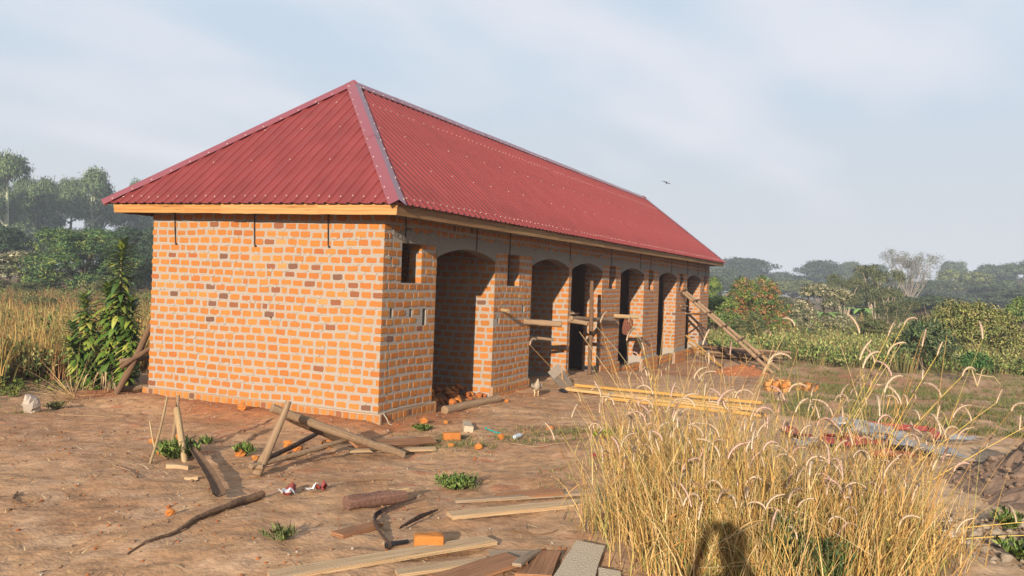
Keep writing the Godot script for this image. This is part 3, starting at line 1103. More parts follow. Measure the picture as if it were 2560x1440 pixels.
	# hollow concrete block leaning on the sill, built with openings
	var cb := CSGCombiner3D.new()
	cb.name = "concrete_block"
	add_child(cb)
	for q in [[Vector3(0.5, 0.26, 0.22), Vector3.ZERO, 0], [Vector3(0.17, 0.4, 0.13), Vector3(-0.115, 0, 0), 2], [Vector3(0.17, 0.4, 0.13), Vector3(0.115, 0, 0), 2], [Vector3(0.06, 0.03, 0.3), Vector3(-0.02, 0.13, 0), 2]]:
		var bx := CSGBox3D.new()
		bx.size = q[0]
		bx.position = q[1]
		bx.operation = q[2]
		bx.material = M.concrete
		bx.name = "block_solid" if q[2] == 0 else "block_cell"
		cb.add_child(bx, true)
	cb.material_override = M.concrete
	cb.transform = Transform3D(Basis.from_euler(Vector3(0.5, -0.55, -0.75)), on(5.72, 0.40, 0.17))
	tag(cb, "grey hollow concrete block tipped against the plinth by the third doorway", "block")
	# rubble heap of broken brick inside the first doorway
	var rb := thing("rubble_heap", "heap of broken red brick lying inside the first doorway", "rubble", Vector3(2.7, 0, -0.5))
	for i in 70:
		var mb := MB.new()
		var r := rng.randf_range(0.03, 0.085)
		mb.rock(Vector3.ZERO, Vector3(r * rng.randf_range(0.9, 1.5), r * 0.8, r), rng, 4, 6, 0.2)
		var x := rng.randf_range(1.55, 3.4)
		var z := rng.randf_range(-1.3, -0.08)
		put("brick_chunk", mb.mesh(), M["brick_%d" % [1, 2, 4, 5][i % 4]], rb, Transform3D(Basis(Vector3.UP, rng.randf() * 6), Vector3(x, 0.0 + rng.randf() * 0.2 * ss(-0.0, -0.5, z), z) - rb.position + Vector3(0, hgt(x, z) + r * 0.4, 0)))

# ---------------------------------------------------------------- the yard
func yard() -> void:
	# broken trestle
	var tr := thing("broken_trestle", "broken trestle of rough poles lying on the earth before the end wall", "trestle", on(-2.4, 0.7))
	var o := tr.position
	pole("post", on(-3.14, 0.74, 0.02) - o, Vector3(-2.79, 0.73, 0.80) - o, 0.042, 0.031, M.pole_wood, tr, 0.01)
	pole("beam", Vector3(-2.70, 0.63, 0.52) - o, on(-1.50, 1.33, 0.05) - o, 0.043, 0.044, M.pole_wood, tr, 0.012)
	pole("beam", Vector3(-2.55, 0.53, 0.58) - o, on(-1.45, 0.70, 0.04) - o, 0.036, 0.04, M.pole_brown, tr, 0.012)
	pole("brace", Vector3(-3.22, 0.17, 0.74) - o, Vector3(-1.80, 0.27, 0.96) - o, 0.026, 0.021, M.pole_wood, tr, 0.012)
	pole("brace", Vector3(-2.98, 0.13, 0.58) - o, Vector3(-1.72, 0.22, 0.36) - o, 0.026, 0.024, M.pole_dark, tr, 0.012)
	pole("peg", Vector3(-3.19, 0.17, 0.69) - o, Vector3(-3.14, 0.16, 0.82) - o, 0.028, 0.026, M.pole_wood, tr)
	plank("board", on(-2.0, 1.02, 0.16) - o, on(-0.7, 1.25, 0.05) - o, 0.12, 0.024, M.plank_red, tr, 0.5)
	plank("board", on(-1.9, 0.6, 0.10) - o, on(-0.55, 0.95, 0.04) - o, 0.10, 0.022, M.plank_grey, tr, 0.2)
	plank("board", on(-1.75, 0.8, 0.05) - o, on(-0.95, 1.42, 0.03) - o, 0.09, 0.025, M.plank_wood, tr, 0.1)
	# stakes round the weed
	var s := pole("stake", on(-3.39, -0.36, -0.03), Vector3(-2.66, 0.60, -0.93), 0.013, 0.011, M.pole_pale, null, 0.015)
	tag(s, "thin leaning stake with its foot left of the green weed", "stake", "stakes around the weed")
	s = pole("stake", on(-2.72, -0.80, -0.03), Vector3(-2.50, 0.60, -0.94), 0.021, 0.018, M.pole_wood, null, 0.02)
	tag(s, "forked grey stake leaning behind the thin one at the weed", "stake", "stakes around the weed")
	s = pole("stake", on(-3.08, -0.21, -0.03), Vector3(-2.84, 0.53, -0.60), 0.03, 0.034, M.pole_pale, null, 0.018)
	tag(s, "thick pale post with a cut top right of the weed", "stake", "stakes around the weed")
	s = pole("stake", on(-2.95, -0.75, -0.03), Vector3(-2.88, 0.37, -0.93), 0.010, 0.008, M.pole_pale)
	tag(s, "shortest upright twig at the left of the weed", "stake", "stakes around the weed")
	s = pole("stake", on(-2.75, -0.45, -0.03), Vector3(-2.60, 0.33, -0.85), 0.014, 0.01, M.pole_wood)
	tag(s, "thin crossing twig between the forked stake and the thick post", "stake", "stakes around the weed")
	# timber and bark on the ground: [name, from, to, width, thick, material, label, category, roll, taper]
	var p3 := func(x: float, z: float, up := 0.02) -> Vector3: return on(x, z, up)
	for q in [
		["plank", p3.call(-5.25, 2.70), p3.call(-3.88, 3.53, 0.035), 0.135, 0.028, M.plank_wood, "long pale plank in front of the single orange brick", "plank", 0.04, 1.0],
		["plank", p3.call(-3.47, 2.97), p3.call(-1.2, 4.98, 0.05), 0.125, 0.03, M.plank_wood, "straight sawn plank lying nearest in the pair running into tall grass", "plank", 0.05, 1.0],
		["plank", p3.call(-1.3, 4.75, 0.05), p3.call(-3.0, 2.77, 0.03), 0.12, 0.026, M.plank_grey, "tapering waney plank behind the straight one at the tall grass", "plank", -0.03, 0.3],
		["plank", p3.call(-2.7, 3.02, 0.02), p3.call(-2.35, 3.5, 0.05), 0.16, 0.02, M.plank_red, "short reddish offcut behind the pair of planks", "offcut", 0.1, 0.7],
		["plank", p3.call(-4.80, 3.32), p3.call(-4.26, 3.70), 0.10, 0.022, M.plank_wood, "narrow pale board at the left edge of the offcuts", "offcut", 0.0, 1.0],
		["plank", p3.call(-4.75, 3.62, 0.03), p3.call(-4.22, 3.88, 0.05), 0.26, 0.022, M.plank_red, "wide brown offcut in the middle of the offcuts at the bottom", "offcut", -0.06, 0.95],
		["plank", p3.call(-4.18, 3.66, 0.02), p3.call(-3.98, 4.02, 0.03), 0.17, 0.02, M.plank_grey, "small pale offcut behind the wide brown one", "offcut", 0.05, 1.0],
		["plank", p3.call(-4.42, 4.08, 0.03), p3.call(-3.95, 3.98, 0.04), 0.24, 0.024, M.plank_red, "square brown board right of the wide offcut", "offcut", -0.08, 0.9],
		["plank", p3.call(-4.40, 3.96, 0.06), p3.call(-4.0, 3.93, 0.06), 0.06, 0.02, M.plank_grey, "grey batten end between two brown boards", "offcut", 0.0, 1.0],
		["plank", p3.call(-4.45, 4.35, 0.04), p3.call(-3.72, 4.22, 0.06), 0.24, 0.024, M.block, "grey flat slab with a stained corner beside the tall grass", "slab", 0.1, 0.85],
		["plank", p3.call(-4.5, 4.62, 0.02), p3.call(-4.1, 4.48, 0.03), 0.15, 0.025, M.block, "second grey slab partly under the first beside the tall grass", "slab", 0.06, 0.9],
		["plank", p3.call(-3.40, -0.13, 0.02), p3.call(-3.31, 0.06, 0.025), 0.05, 0.035, M.plank_wood, "pale wood block lying in front of the staked weed", "wood block", 0.0, 0.8],
		["plank", p3.call(-3.60, 0.33, 0.015), p3.call(-3.555, 0.425, 0.018), 0.035, 0.03, M.plank_wood, "small pale wood chip beside the brown bark slab", "wood chip", 0.0, 0.8],
		["plank", p3.call(-4.32, 2.52, 0.02), p3.call(-3.92, 2.62, 0.03), 0.13, 0.03, M.plank_red, "red-brown wedge of wood left of the curled bark", "offcut", 0.0, 0.7],
		["plank", p3.call(0.3, 1.2, 0.03), p3.call(0.62, 1.0, 0.03), 0.12, 0.1, M.block, "grey stone block on the earth by the first pier", "stone block", 0.1, 0.9],
	]:
		var m := plank(q[0], q[1], q[2], q[3], q[4], q[5], null, q[8], q[9])
		tag(m, q[6], q[7])
	# fresh battens by the facade
	var bl := ["uppermost", "second", "third", "fourth", "nearest short"]
	for q in [[5.75, 0.70, 5.45, 4.2, M.yellow_wood, 0], [5.35, 0.72, 4.85, 4.1, M.yellow_wood, 1], [5.05, 0.78, 4.55, 4.3, M.fresh_wood, 2], [4.95, 0.88, 4.30, 4.0, M.fresh_wood, 3], [4.42, 1.75, 4.05, 4.45, M.yellow_wood, 4]]:
		tag(plank("batten", on(q[0], q[1], 0.05), on(q[2], q[3], 0.05), 0.075, 0.05, q[4]), bl[q[5]] + " fresh yellow batten of the row lying before the third doorway", "batten", "fresh battens on the ground")
	# poles and bark
	s = pole("log", on(1.58, 0.14, 0.05), on(2.92, 0.38, 0.06), 0.07, 0.06, M.pole_wood, null, 0.02)
	tag(s, "grey log lying along the sill of the first doorway", "log")
	s = pole("log", on(-3.69, 2.14, 0.04), on(-3.19, 2.38, 0.05), 0.062, 0.058, M.bark_purple, null, 0.008)
	tag(s, "short log with purple bark left of the pair of planks", "log")
	s = plank("splinter", on(-3.38, 2.25, 0.10), on(-3.17, 2.40, 0.11), 0.03, 0.02, M.pole_pale)
	tag(s, "pale split splinter on the end of the purple log", "splinter")
	trail("branch", [Vector2(-3.82, 1.40), Vector2(-4.05, 1.40), Vector2(-4.3, 1.44), Vector2(-4.6, 1.47), Vector2(-4.9, 1.56), Vector2(-5.15, 1.57), Vector2(-5.38, 1.60)], [0.034, 0.032, 0.026, 0.019, 0.013, 0.009, 0.005], M.pole_brown, "dark tapering branch lying in the left foreground", "branch")
	bark("bark_slab", [on(-2.75, -0.55, 0.12), on(-3.2, 0.1, 0.09), on(-3.7, 0.75, 0.07), on(-4.08, 1.18, 0.05)], [0.018, 0.045, 0.055, 0.052], 0.93, "long brown bark slab running down from the staked weed")
	bark("bark_strip", [on(-3.22, 2.52, 0.05), on(-3.62, 2.42, 0.04), on(-3.96, 2.60, 0.04), on(-4.15, 2.78, 0.03), on(-4.28, 2.93, 0.02)], [0.008, 0.018, 0.024, 0.02, 0.008], 0.25, "curled dark bark strip bent like a hook near the purple log")
	bark("bark_strip", [on(-3.98, 2.83, 0.03), on(-3.7, 2.82, 0.05), on(-3.36, 2.80, 0.03)], [0.008, 0.028, 0.005], 0.35, "pointed dark bark strip above the orange brick")
	# single bricks and pieces
	var n := 0
	for q in [[-4.21, 3.21, 0.205, 0.125, 0.11, 1.05, 0, "single rounded orange brick standing near the long plank"], [-0.33, 1.29, 0.21, 0.1, 0.1, 0.85, 5, "brick lying alone on the earth before the first doorway"]]:
		var mb := MB.new()
		worn_brick(mb, Vector3(q[2], q[3], q[4]))
		var m := put("loose_brick", mb.mesh(), M["brick_%d" % q[6]], null, Transform3D(Basis(Vector3.UP, -q[5]), on(q[0], q[1], q[3] * 0.47)))
		tag(m, q[7], "brick")
	for q in [[-0.69, 1.84, 0.055, "orange brick lump right of the lone brick"], [-0.74, 1.5, 0.04, "small orange brick lump in front of the lone brick"], [0.1, 1.75, 0.05, "brick lump beside the clear plastic bottle"], [1.0, 2.05, 0.05, "round brick lump in the weedy strip before the battens"],
		[-2.55, 0.0, 0.07, "brick lump left of the trestle post"], [-2.35, 0.45, 0.06, "brick lump under the trestle braces"], [-1.95, 0.25, 0.065, "brick lump behind the dark trestle brace"], [-1.55, 0.35, 0.08, "largest brick lump under the trestle beams"], [-1.85, 0.05, 0.06, "rear brick lump behind the trestle"], [-2.6, 0.25, 0.04, "tiny brick lump by the foot of the trestle post"],
		[-4.55, 1.15, 0.04, "orange lump of brick near the thin branch"], [-2.2, -1.2, 0.06, "brick lump between the stakes and the end wall"], [-2.45, -1.35, 0.045, "smaller brick lump left of the one behind the stakes"], [-2.95, -0.7, 0.035, "brick crumb by the twig stake"], [-0.45, -1.9, 0.07, "brick lump behind the trestle by the end wall"], [0.25, 0.55, 0.05, "brick crumb at the foot of the near corner"], [0.5, 0.42, 0.06, "brick lump at the foot of the first pier"], [0.75, 0.62, 0.04, "brick crumb before the first pier"], [3.0, 0.5, 0.04, "brick crumb by the grey log"]]:
		var mb := MB.new()
		mb.rock(Vector3.ZERO, Vector3(q[2] * 1.15, q[2] * 0.85, q[2]), rng, 5, 7, 0.16)
		var m := put("brick_lump", mb.mesh(), M["brick_%d" % [0, 3, 1, 5][n % 4]], null, Transform3D(Basis(Vector3.UP, n * 1.7), on(q[0], q[1], q[2] * 0.5)))
		n += 1
		tag(m, q[3], "brick lump", "broken brick lumps in the yard")
	var wr := MB.new()
	wr.rock(Vector3.ZERO, Vector3(0.13, 0.155, 0.12), rng, 8, 11, 0.17)
	tag(put("white_rock", wr.mesh(), M.white_rock, null, Transform3D(Basis(Vector3(0.3, 0.2, 0.9).normalized(), 0.3), on(-1.97, -4.03, 0.10))), "white rock lying on the earth at the far left", "rock")
	# small litter with a shape of its own
	var bo := thing("plastic_bottle", "clear crushed plastic bottle near the brick lumps before the doorway", "bottle", on(0.22, 1.93, 0.035))
	var bm := MB.new()
	bm.tube(PackedVector3Array([Vector3(-0.1, 0, 0), Vector3(-0.09, 0, 0), Vector3(0.04, 0.004, 0), Vector3(0.075, 0, 0), Vector3(0.09, 0, 0)]), PackedFloat32Array([0.026, 0.033, 0.030, 0.014, 0.013]), 9, 0.1, rng)
	var clear := StandardMaterial3D.new()
	clear.albedo_color = Color(0.9, 0.95, 1.0, 0.35)
	clear.transparency = BaseMaterial3D.TRANSPARENCY_ALPHA
	clear.roughness = 0.15
	put("body", bm.mesh(), clear, bo)
	var bc := MB.new()
	bc.tube(PackedVector3Array([Vector3(0.09, 0, 0), Vector3(0.108, 0, 0)]), PackedFloat32Array([0.016, 0.016]), 9)
	put("cap", bc.mesh(), M.white_plastic, bo)
	var bp := thing("broken_pipe", "dark muddy pipe stub lying left of the orange brick", "pipe", on(-4.27, 2.98, 0.025))
	var pm := MB.new()
	pm.tube(PackedVector3Array([Vector3(-0.08, 0, -0.03), Vector3(-0.02, 0.005, 0), Vector3(0.08, 0, 0.05)]), PackedFloat32Array([0.022, 0.018, 0.015]), 8, 0.08, rng)
	put("tube", pm.mesh(), M.black_plastic, bp)
	var pc := MB.new()
	pc.tube(PackedVector3Array([Vector3(-0.075, 0, -0.027), Vector3(-0.05, 0.002, -0.015)]), PackedFloat32Array([0.026, 0.026]), 8)
	put("collar", pc.mesh(), M.pole_dark, bp)
	crumple("crumpled_wrapper", on(-3.58, 1.46, 0.015), 0.22, 0.09, M.white_plastic, M.red_sheet, "crumpled white and red packaging left of the second scrap", "packaging", 0.5)
	crumple("crumpled_wrapper", on(-3.38, 1.62, 0.015), 0.17, 0.06, M.white_plastic, M.red_sheet, "folded red packaging with a white flap right of the first scrap", "packaging", -0.4)
	var tw := MB.new()
	for k in 3:
		var p := PackedVector3Array()
		var rr := PackedFloat32Array()
		for i in 9:
			p.push_back(on(0.52 - i * 0.018 + rng.randf_range(-0.015, 0.015), 1.33 + i * 0.036, 0.012 + rng.randf() * 0.02))
			rr.push_back(0.006)
		tw.tube(p, rr, 5)
	tag(put("teal_twine", tw.mesh(), M.teal), "teal plastic twine lying on the earth behind the lone brick", "twine")
	crumple("black_bag", on(4.75, 0.80, 0.015), 0.16, 0.12, M.black_plastic, M.black_plastic, "small black plastic bag at the end of the battens", "bag", 0.2)
	var rs := MB.new()
	sheet_shape(rs, 0.34, 0.1, 0.01, 3)
	tag(put("metal_offcut", rs.mesh(), M.red_sheet, null, Transform3D(Basis(Vector3.UP, -0.85), on(-0.53, 3.30, 0.03))), "narrow red roofing offcut on the sand left of tall grass", "metal offcut")
	# torn roofing sheets beyond the tall grass
	for q in [[2.35, 5.05, 0.7, 0.3, 0.6, M.red_sheet, "red torn roofing piece furthest left behind the tall grass", 0.05], [1.65, 5.35, 0.8, 0.22, -0.8, M.zinc, "narrow grey sheet strip at the left behind the tall grass", 0.06], [2.6, 5.95, 1.1, 0.9, 0.3, M.zinc, "large crumpled grey sheet on top of the torn roofing", 0.18], [1.75, 5.75, 1.0, 0.28, -0.95, M.red_sheet, "long red roofing piece in front of the large grey sheet", 0.09], [1.85, 6.45, 0.95, 0.8, 0.8, M.zinc, "grey sheet with ragged edge nearest the soil heap", 0.10], [1.45, 6.15, 0.6, 0.2, -1.1, M.red_sheet, "small red strip under the ragged grey sheet", 0.05], [3.1, 6.75, 0.55, 0.25, 0.1, M.red_sheet, "red roofing piece furthest right behind the sheets", 0.10], [3.3, 7.0, 0.8, 0.2, -0.9, M.zinc, "thin grey sheet strip right of the torn roofing", 0.07], [2.2, 5.6, 0.5, 0.25, 1.2, M.red_sheet, "red roofing piece tucked under the large grey sheet", 0.08], [4.1, 6.3, 1.0, 0.15, -1.2, M.red_sheet, "thin red strip lying behind the torn roofing", 0.05]]:
		var mb := MB.new()
		sheet_shape(mb, q[2] * 0.85, q[3] * 0.85, q[7] * 0.8, 11)
		tag(put("roofing_scrap", mb.mesh(), q[5], null, Transform3D(Basis(Vector3.UP, q[4]) * Basis(Vector3.RIGHT, 0.12), on(q[0], q[1], q[7] * 0.7 + 0.02))), q[6], "roofing scrap", "torn roofing sheets on the ground")
	# timber heaps
	heap("timber_pile", Vector3(20.4, 0, 1.3), Vector3(-0.55, 0, 0.83), 3.2, 16, "long pile of brown poles beyond the foot of the ladder")
	heap("timber_pile", Vector3(23.0, 0, 3.6), Vector3(-0.75, 0, 0.66), 3.8, 12, "pile of old poles right of the small bush behind the ladder")
	# stacked bricks behind the tall grass
	for q in [[8.3, 4.05, 0.5, 2, "small orange brick stack seen through tall grass before the ladder"], [9.6, 4.5, 0.9, 1, "low spread brick stack right of the small orange stack"]]:
		var st := thing("brick_stack", q[4], "brick stack", on(q[0], q[1]), "loose brick stacks")
		for k in int(q[3]):
			for i in 7 if q[3] == 3 else 12:
				var mb := MB.new()
				worn_brick(mb, Vector3(0.2, 0.095, 0.1))
				put("brick", mb.mesh(), M["brick_%d" % [2, 8, 5, 8][rng.randi() % 4]], st, Transform3D(Basis(Vector3.UP, 0.4 + rng.randf_range(-0.09, 0.09)), Vector3((i % 4 - 1.5) * 0.22 * q[2] * 2.0, 0.045 + k * 0.098, (i / 4 - 0.5) * 0.16) + Vector3(rng.randf_range(-0.04, 0.04), 0, rng.randf_range(-0.03, 0.03))))
	# red spoil and dark soil heaps
	mound("red_soil_heap", Vector3(15.6, 0, 2.3), Vector3(1.5, 0.22, 0.8), [0.42, 0.16, 0.065], "low heap of red earth at the foot of the ladder", 40)
	mound("soil_heap", Vector3(0.6, 0, 7.85), Vector3(1.35, 0.55, 1.1), [0.205, 0.14, 0.10], "dark lumpy soil heap at the right edge", 420)
	# rubble at the lower right
	n = 0
	for q in [[-1.95, 6.55, 0.06], [-1.72, 6.62, 0.075], [-1.85, 6.74, 0.06], [-2.05, 6.66, 0.045], [-1.95, 6.9, 0.05], [-1.5, 6.68, 0.04], [-1.42, 6.85, 0.035], [-1.25, 7.12, 0.09], [-2.1, 7.0, 0.07], [-1.9, 7.18, 0.10], [-2.2, 6.78, 0.04], [-1.62, 6.9, 0.055], [-1.3, 6.6, 0.03], [-2.32, 6.9, 0.045], [-1.7, 7.25, 0.06], [-2.15, 6.5, 0.05]]:
		var mb := MB.new()
		mb.rock(Vector3.ZERO, Vector3(q[2] * 1.2, q[2] * 0.8, q[2]), rng, 6, 9, 0.12)
		var m := put("stone", mb.mesh(), M.stone if n % 4 else M.white_rock, null, Transform3D(Basis(Vector3.UP, n * 1.3), on(q[0], q[1], q[2] * 0.4)))
		tag(m, ["leftmost rough stone by the foot of the tall grass", "large round stone right of the leftmost two", "stone below the large round one", "small stone under the leftmost rough stone", "pale stone low in the rubble patch", "small stone at the top of the rubble patch", "small stone right of the top one", "large stone at the right edge of the rubble", "stone in the lower left of the rubble", "largest stone at the lower right of the rubble", "small stone at the left side of the rubble", "middle sized stone in the centre of the rubble", "tiny pale stone at the upper rim of the rubble", "small stone nearest the lower edge of the picture", "stone at the right bottom edge of the rubble", "flat stone partly under the grass stems"][n], "stone", "loose rubble stones right of the tall grass")
		n += 1

func worn_brick(mb: MB, s: Vector3) -> void:
	var g := 7
	# a brick with rounded, chipped edges: a soft box
	for ax in 3:
		for sg in [-1.0, 1.0]:
			var grid := []
			for i in g:
				var row := []
				for j in g:
					var p := Vector3.ZERO
					p[ax] = sg
					p[(ax + 1) % 3] = -1.0 + 2.0 * i / (g - 1)
					p[(ax + 2) % 3] = -1.0 + 2.0 * j / (g - 1)
					var q := Vector3(p.x * s.x, p.y * s.y, p.z * s.z) * 0.5
					var r := 0.018
					var inner := Vector3(clampf(q.x, -s.x * 0.5 + r, s.x * 0.5 - r), clampf(q.y, -s.y * 0.5 + r, s.y * 0.5 - r), clampf(q.z, -s.z * 0.5 + r, s.z * 0.5 - r))
					var e := q - inner
					q = inner + (e.normalized() * r if e.length() > 0.0001 else e)
					q += e.normalized() * fn.get_noise_3dv(q * 900.0) * 0.006
					row.push_back(q)
				grid.push_back(row)
			for i in g - 1:
				for j in g - 1:
					var a: Vector3 = grid[i][j]
					mb.fquad(a, grid[i + 1][j], grid[i + 1][j + 1], grid[i][j + 1], a * Vector3(1 / s.x, 1 / s.y, 1 / s.z))

func trail(called: String, path: Array, radii: Array, m: Material, label: String, cat: String) -> void:
	# a limb that follows the lie of the ground
	var mb := MB.new()
	var p := PackedVector3Array()
	var r := PackedFloat32Array()
	for i in path.size() - 1:
		for k in 4:
			var f := k / 4.0
			var q: Vector2 = path[i].lerp(path[i + 1], f)
			var rr := lerpf(radii[i], radii[i + 1], f)
			p.push_back(on(q.x + rng.randf_range(-0.006, 0.006), q.y + rng.randf_range(-0.006, 0.006), rr * 0.9 + 0.006))
			r.push_back(rr * rng.randf_range(0.92, 1.08))
	mb.tube(p, r, 8, 0.06, rng)
	tag(put(called, mb.mesh(), m), label, cat)

func bark(called: String, path: Array, half_w: Array, lean: float, label: String) -> void:
	# a strip of bark: curved across, lying on edge or flat
	var mb := MB.new()
	var c := Curve3D.new()
	for p: Vector3 in path:
		c.add_point(p)
	var k := path.size()
	var fine := []
	var ws := []
	for i in (k - 1) * 5 + 1:
		var t := i / 5.0
		var i0 := mini(int(t), k - 2)
		var f := t - i0
		var pm: Vector3 = path[maxi(i0 - 1, 0)]
		var p0: Vector3 = path[i0]
		var p1: Vector3 = path[i0 + 1]
		var pn: Vector3 = path[mini(i0 + 2, k - 1)]
		fine.push_back(p0.cubic_interpolate(p1, pm, pn, f))
		ws.push_back(lerpf(half_w[i0], half_w[i0 + 1], f) * rng.randf_range(0.93, 1.07))
	var prev := []
	for i in fine.size():
		var d: Vector3 = (fine[mini(i + 1, fine.size() - 1)] - fine[maxi(i - 1, 0)]).normalized()
		var side := d.cross(Vector3.UP).normalized()
		var acrossv := (side * lean + Vector3.UP * (1.0 - lean)).normalized()
		var nn := acrossv.cross(d).normalized()
		var row := []
		for j in 5:
			var a := (j - 2) / 2.0
			row.push_back(fine[i] + acrossv * a * ws[i] + nn * (a * a - 0.3) * ws[i] * 0.5)
		for j in 5:
			row.push_back(row[4 - j] - nn * 0.008)
		if i > 0:
			for j in 10:
				mb.fquad(prev[j], prev[(j + 1) % 10], row[(j + 1) % 10], row[j], nn if j < 4 else -nn)
		prev = row
	tag(put(called, mb.mesh(), M.pole_brown if lean > 0.5 else M.pole_dark), label, "bark", "bark pieces on the earth")

func sheet_shape(mb: MB, l: float, w: float, h: float, k: int) -> void:
	var ph := rng.randf() * 6
	var rows := []
	for i in k * 2 + 1:
		var row := []
		for j in k + 1:
			var u := i / (2.0 * k) - 0.5
			var v := j / float(k) - 0.5
			var e := 1.0 + 0.25 * fn.get_noise_2d(ph * 100 + i * 37, j * 41 + ph * 50)
			var y := h * (fn.get_noise_2d(ph * 300 + u * 110, v * 110) * 1.1 + absf(sin(u * 5 + ph)) * 0.45) + 0.011 * sin(v * w * 85.0)
			row.push_back(Vector3(u * l * e, maxf(y, -0.02), v * w * e))
		rows.push_back(row)
	for i in k * 2:
		for j in k:
			mb.flat(rows[i][j], rows[i + 1][j], rows[i + 1][j + 1], Vector3.UP)
			mb.flat(rows[i][j], rows[i + 1][j + 1], rows[i][j + 1], Vector3.UP)
			for t in [[rows[i][j], rows[i + 1][j], rows[i + 1][j + 1]], [rows[i][j], rows[i + 1][j + 1], rows[i][j + 1]]]:
				var d := Vector3(0, -0.0015, 0)
				mb.flat(t[0] + d, t[1] + d, t[2] + d, Vector3.DOWN)

func crumple(called: String, at: Vector3, l: float, w: float, m1: Material, m2: Material, label: String, cat: String, turn: float) -> void:
	var t := thing(called, label, cat, at)
	t.rotation.y = turn
	for q in 2:
		var mb := MB.new()
		sheet_shape(mb, l * (1.0 if q == 0 else 0.7), w, 0.05, 4)
		put("fold", mb.mesh(), m1 if q == 0 else m2, t, Transform3D(Basis.from_euler(Vector3(rng.randf_range(-0.25, 0.25), rng.randf() * 0.5, rng.randf_range(-0.12, 0.12))), Vector3((q - 0.5) * l * 0.35, 0.012, 0.02 * q)))

func heap(called: String, at: Vector3, dir: Vector3, l: float, n: int, label: String) -> void:
	var t := thing(called, label, "timber pile", on(at.x, at.z), "old timber piles")
	var s := dir.cross(Vector3.UP).normalized()
	for i in n:
		var y := 0.05 + 0.09 * int(i / 4.0)
		var a := s * ((i % 4 - 1.5) * 0.22 + rng.randf_range(-0.1, 0.1)) - dir * l * rng.randf_range(0.35, 0.6) + Vector3.UP * (y + rng.randf_range(0, 0.05))
		var b := a + dir * l * rng.randf_range(0.7, 1.1) + s * rng.randf_range(-0.35, 0.35) + Vector3.UP * rng.randf_range(-0.05, 0.08)
		pole("pole", a, b, 0.05, 0.04, [M.pole_brown, M.pole_wood, M.pole_dark][i % 3], t)

func mound(called: String, at: Vector3, r: Vector3, col: Array, label: String, clods: int) -> void:
	var mb := MB.new()
	var t := thing(called, label, "soil heap", on(at.x, at.z))
	var k := 46
	var h := func(i: int, j: int) -> Vector3:
		var u := (i / float(k) - 0.5) * 2.3
		var v := (j / float(k) - 0.5) * 2.3
		var rr := u * u + v * v
		var x := u * r.x
		var z := v * r.z
		var y := r.y * exp(-rr * 2.2) * (1.0 + 0.5 * fn.get_noise_2d(x * 160 + at.x * 99, z * 160)) + fn.get_noise_2d(x * 800, z * 800) * 0.035 * exp(-rr) - 0.03 * rr
		return Vector3(x, y + hgt(at.x + x, at.z + z) - t.position.y - 0.012, z)
	var g := []
	for i in k + 1:
		var row := []
		for j in k + 1:
			row.push_back(h.call(i, j))
		g.push_back(row)
	for i in k:
		for j in k:
			var q := rng.randf_range(0.8, 1.15)
			mb.col = Color(col[0] * q, col[1] * q, col[2] * q)
			mb.fquad(g[i][j], g[i + 1][j], g[i + 1][j + 1], g[i][j + 1], Vector3.UP)
	put("earth", mb.mesh(), M.clod, t)
	var cm := MB.new()
	for c in clods:
		var a := rng.randf() * TAU
		var d := sqrt(rng.randf()) * 1.15
		var gi := clampi(int((cos(a) * d / 2.3 + 0.5) * k), 0, k)
		var gj := clampi(int((sin(a) * d / 2.3 + 0.5) * k), 0, k)
		var rr := rng.randf_range(0.008, 0.04) * (1.0 if rng.randf() < 0.9 else 1.8)
		var q := rng.randf_range(0.85, 1.3)
		cm.col = Color(col[0] * q, col[1] * q, col[2] * q)
		cm.rock(g[gi][gj] + Vector3(rng.randf_range(-0.03, 0.03), rr * 0.35, rng.randf_range(-0.03, 0.03)), Vector3(rr * 1.2, rr * 0.8, rr), rng, 4, 6, 0.2)
	tag(put("clods", cm.mesh(), M.clod, t), "", "", "", "stuff")

# ---------------------------------------------------------------- trees
func rnd_dir(up := -1.0) -> Vector3:
	var d := Vector3(rng.randfn(), rng.randfn(), rng.randfn()).normalized()
	if d.y < up: d.y = -d.y
	return d

func crown(mb: MB, blobs: Array, clumps: int, per: int, cs: float, ll: float, lw: float, cols: Array, droop := 0.0, inner := 0.2) -> void:
	# leaves in clumps near the surface of overlapping blobs, some further in
	var tot := 0.0
	for b in blobs:
		tot += pow(b[1].x * b[1].y * b[1].z, 0.667)
	for q in clumps:
		var pick := rng.randf() * tot
		var bl: Array = blobs[0]
		for b in blobs:
			bl = b
			pick -= pow(b[1].x * b[1].y * b[1].z, 0.667)
			if pick <= 0.0: break
		var d := rnd_dir(-0.55)
		var rr := rng.randf_range(0.8, 1.06) if rng.randf() > inner else rng.randf_range(0.25, 0.8)
		var at: Vector3 = bl[0] + d * bl[1] * rr
		var c: Color = cols[rng.randi() % cols.size()]
		var cb := rng.randf_range(0.8, 1.15)
		var csz := cs * rng.randf_range(0.6, 1.3)
		for i in per:
			var o := rnd_dir() * pow(rng.randf(), 0.5)
			var p := at + o * csz * Vector3(1, 0.75, 1)
			var k := cb * rng.randf_range(0.75, 1.25)
			mb.col = Color(c.r * k, c.g * k, c.b * k)
			var dir := (rnd_dir() + d * 0.5 + Vector3.DOWN * droop).normalized()
			var nor := (o * 0.8 + d * 0.6 + Vector3.UP * 0.5 + rnd_dir() * 0.75).normalized()
			mb.leaf(p, dir, nor, ll * rng.randf_range(0.7, 1.3), lw * rng.randf_range(0.7, 1.2))

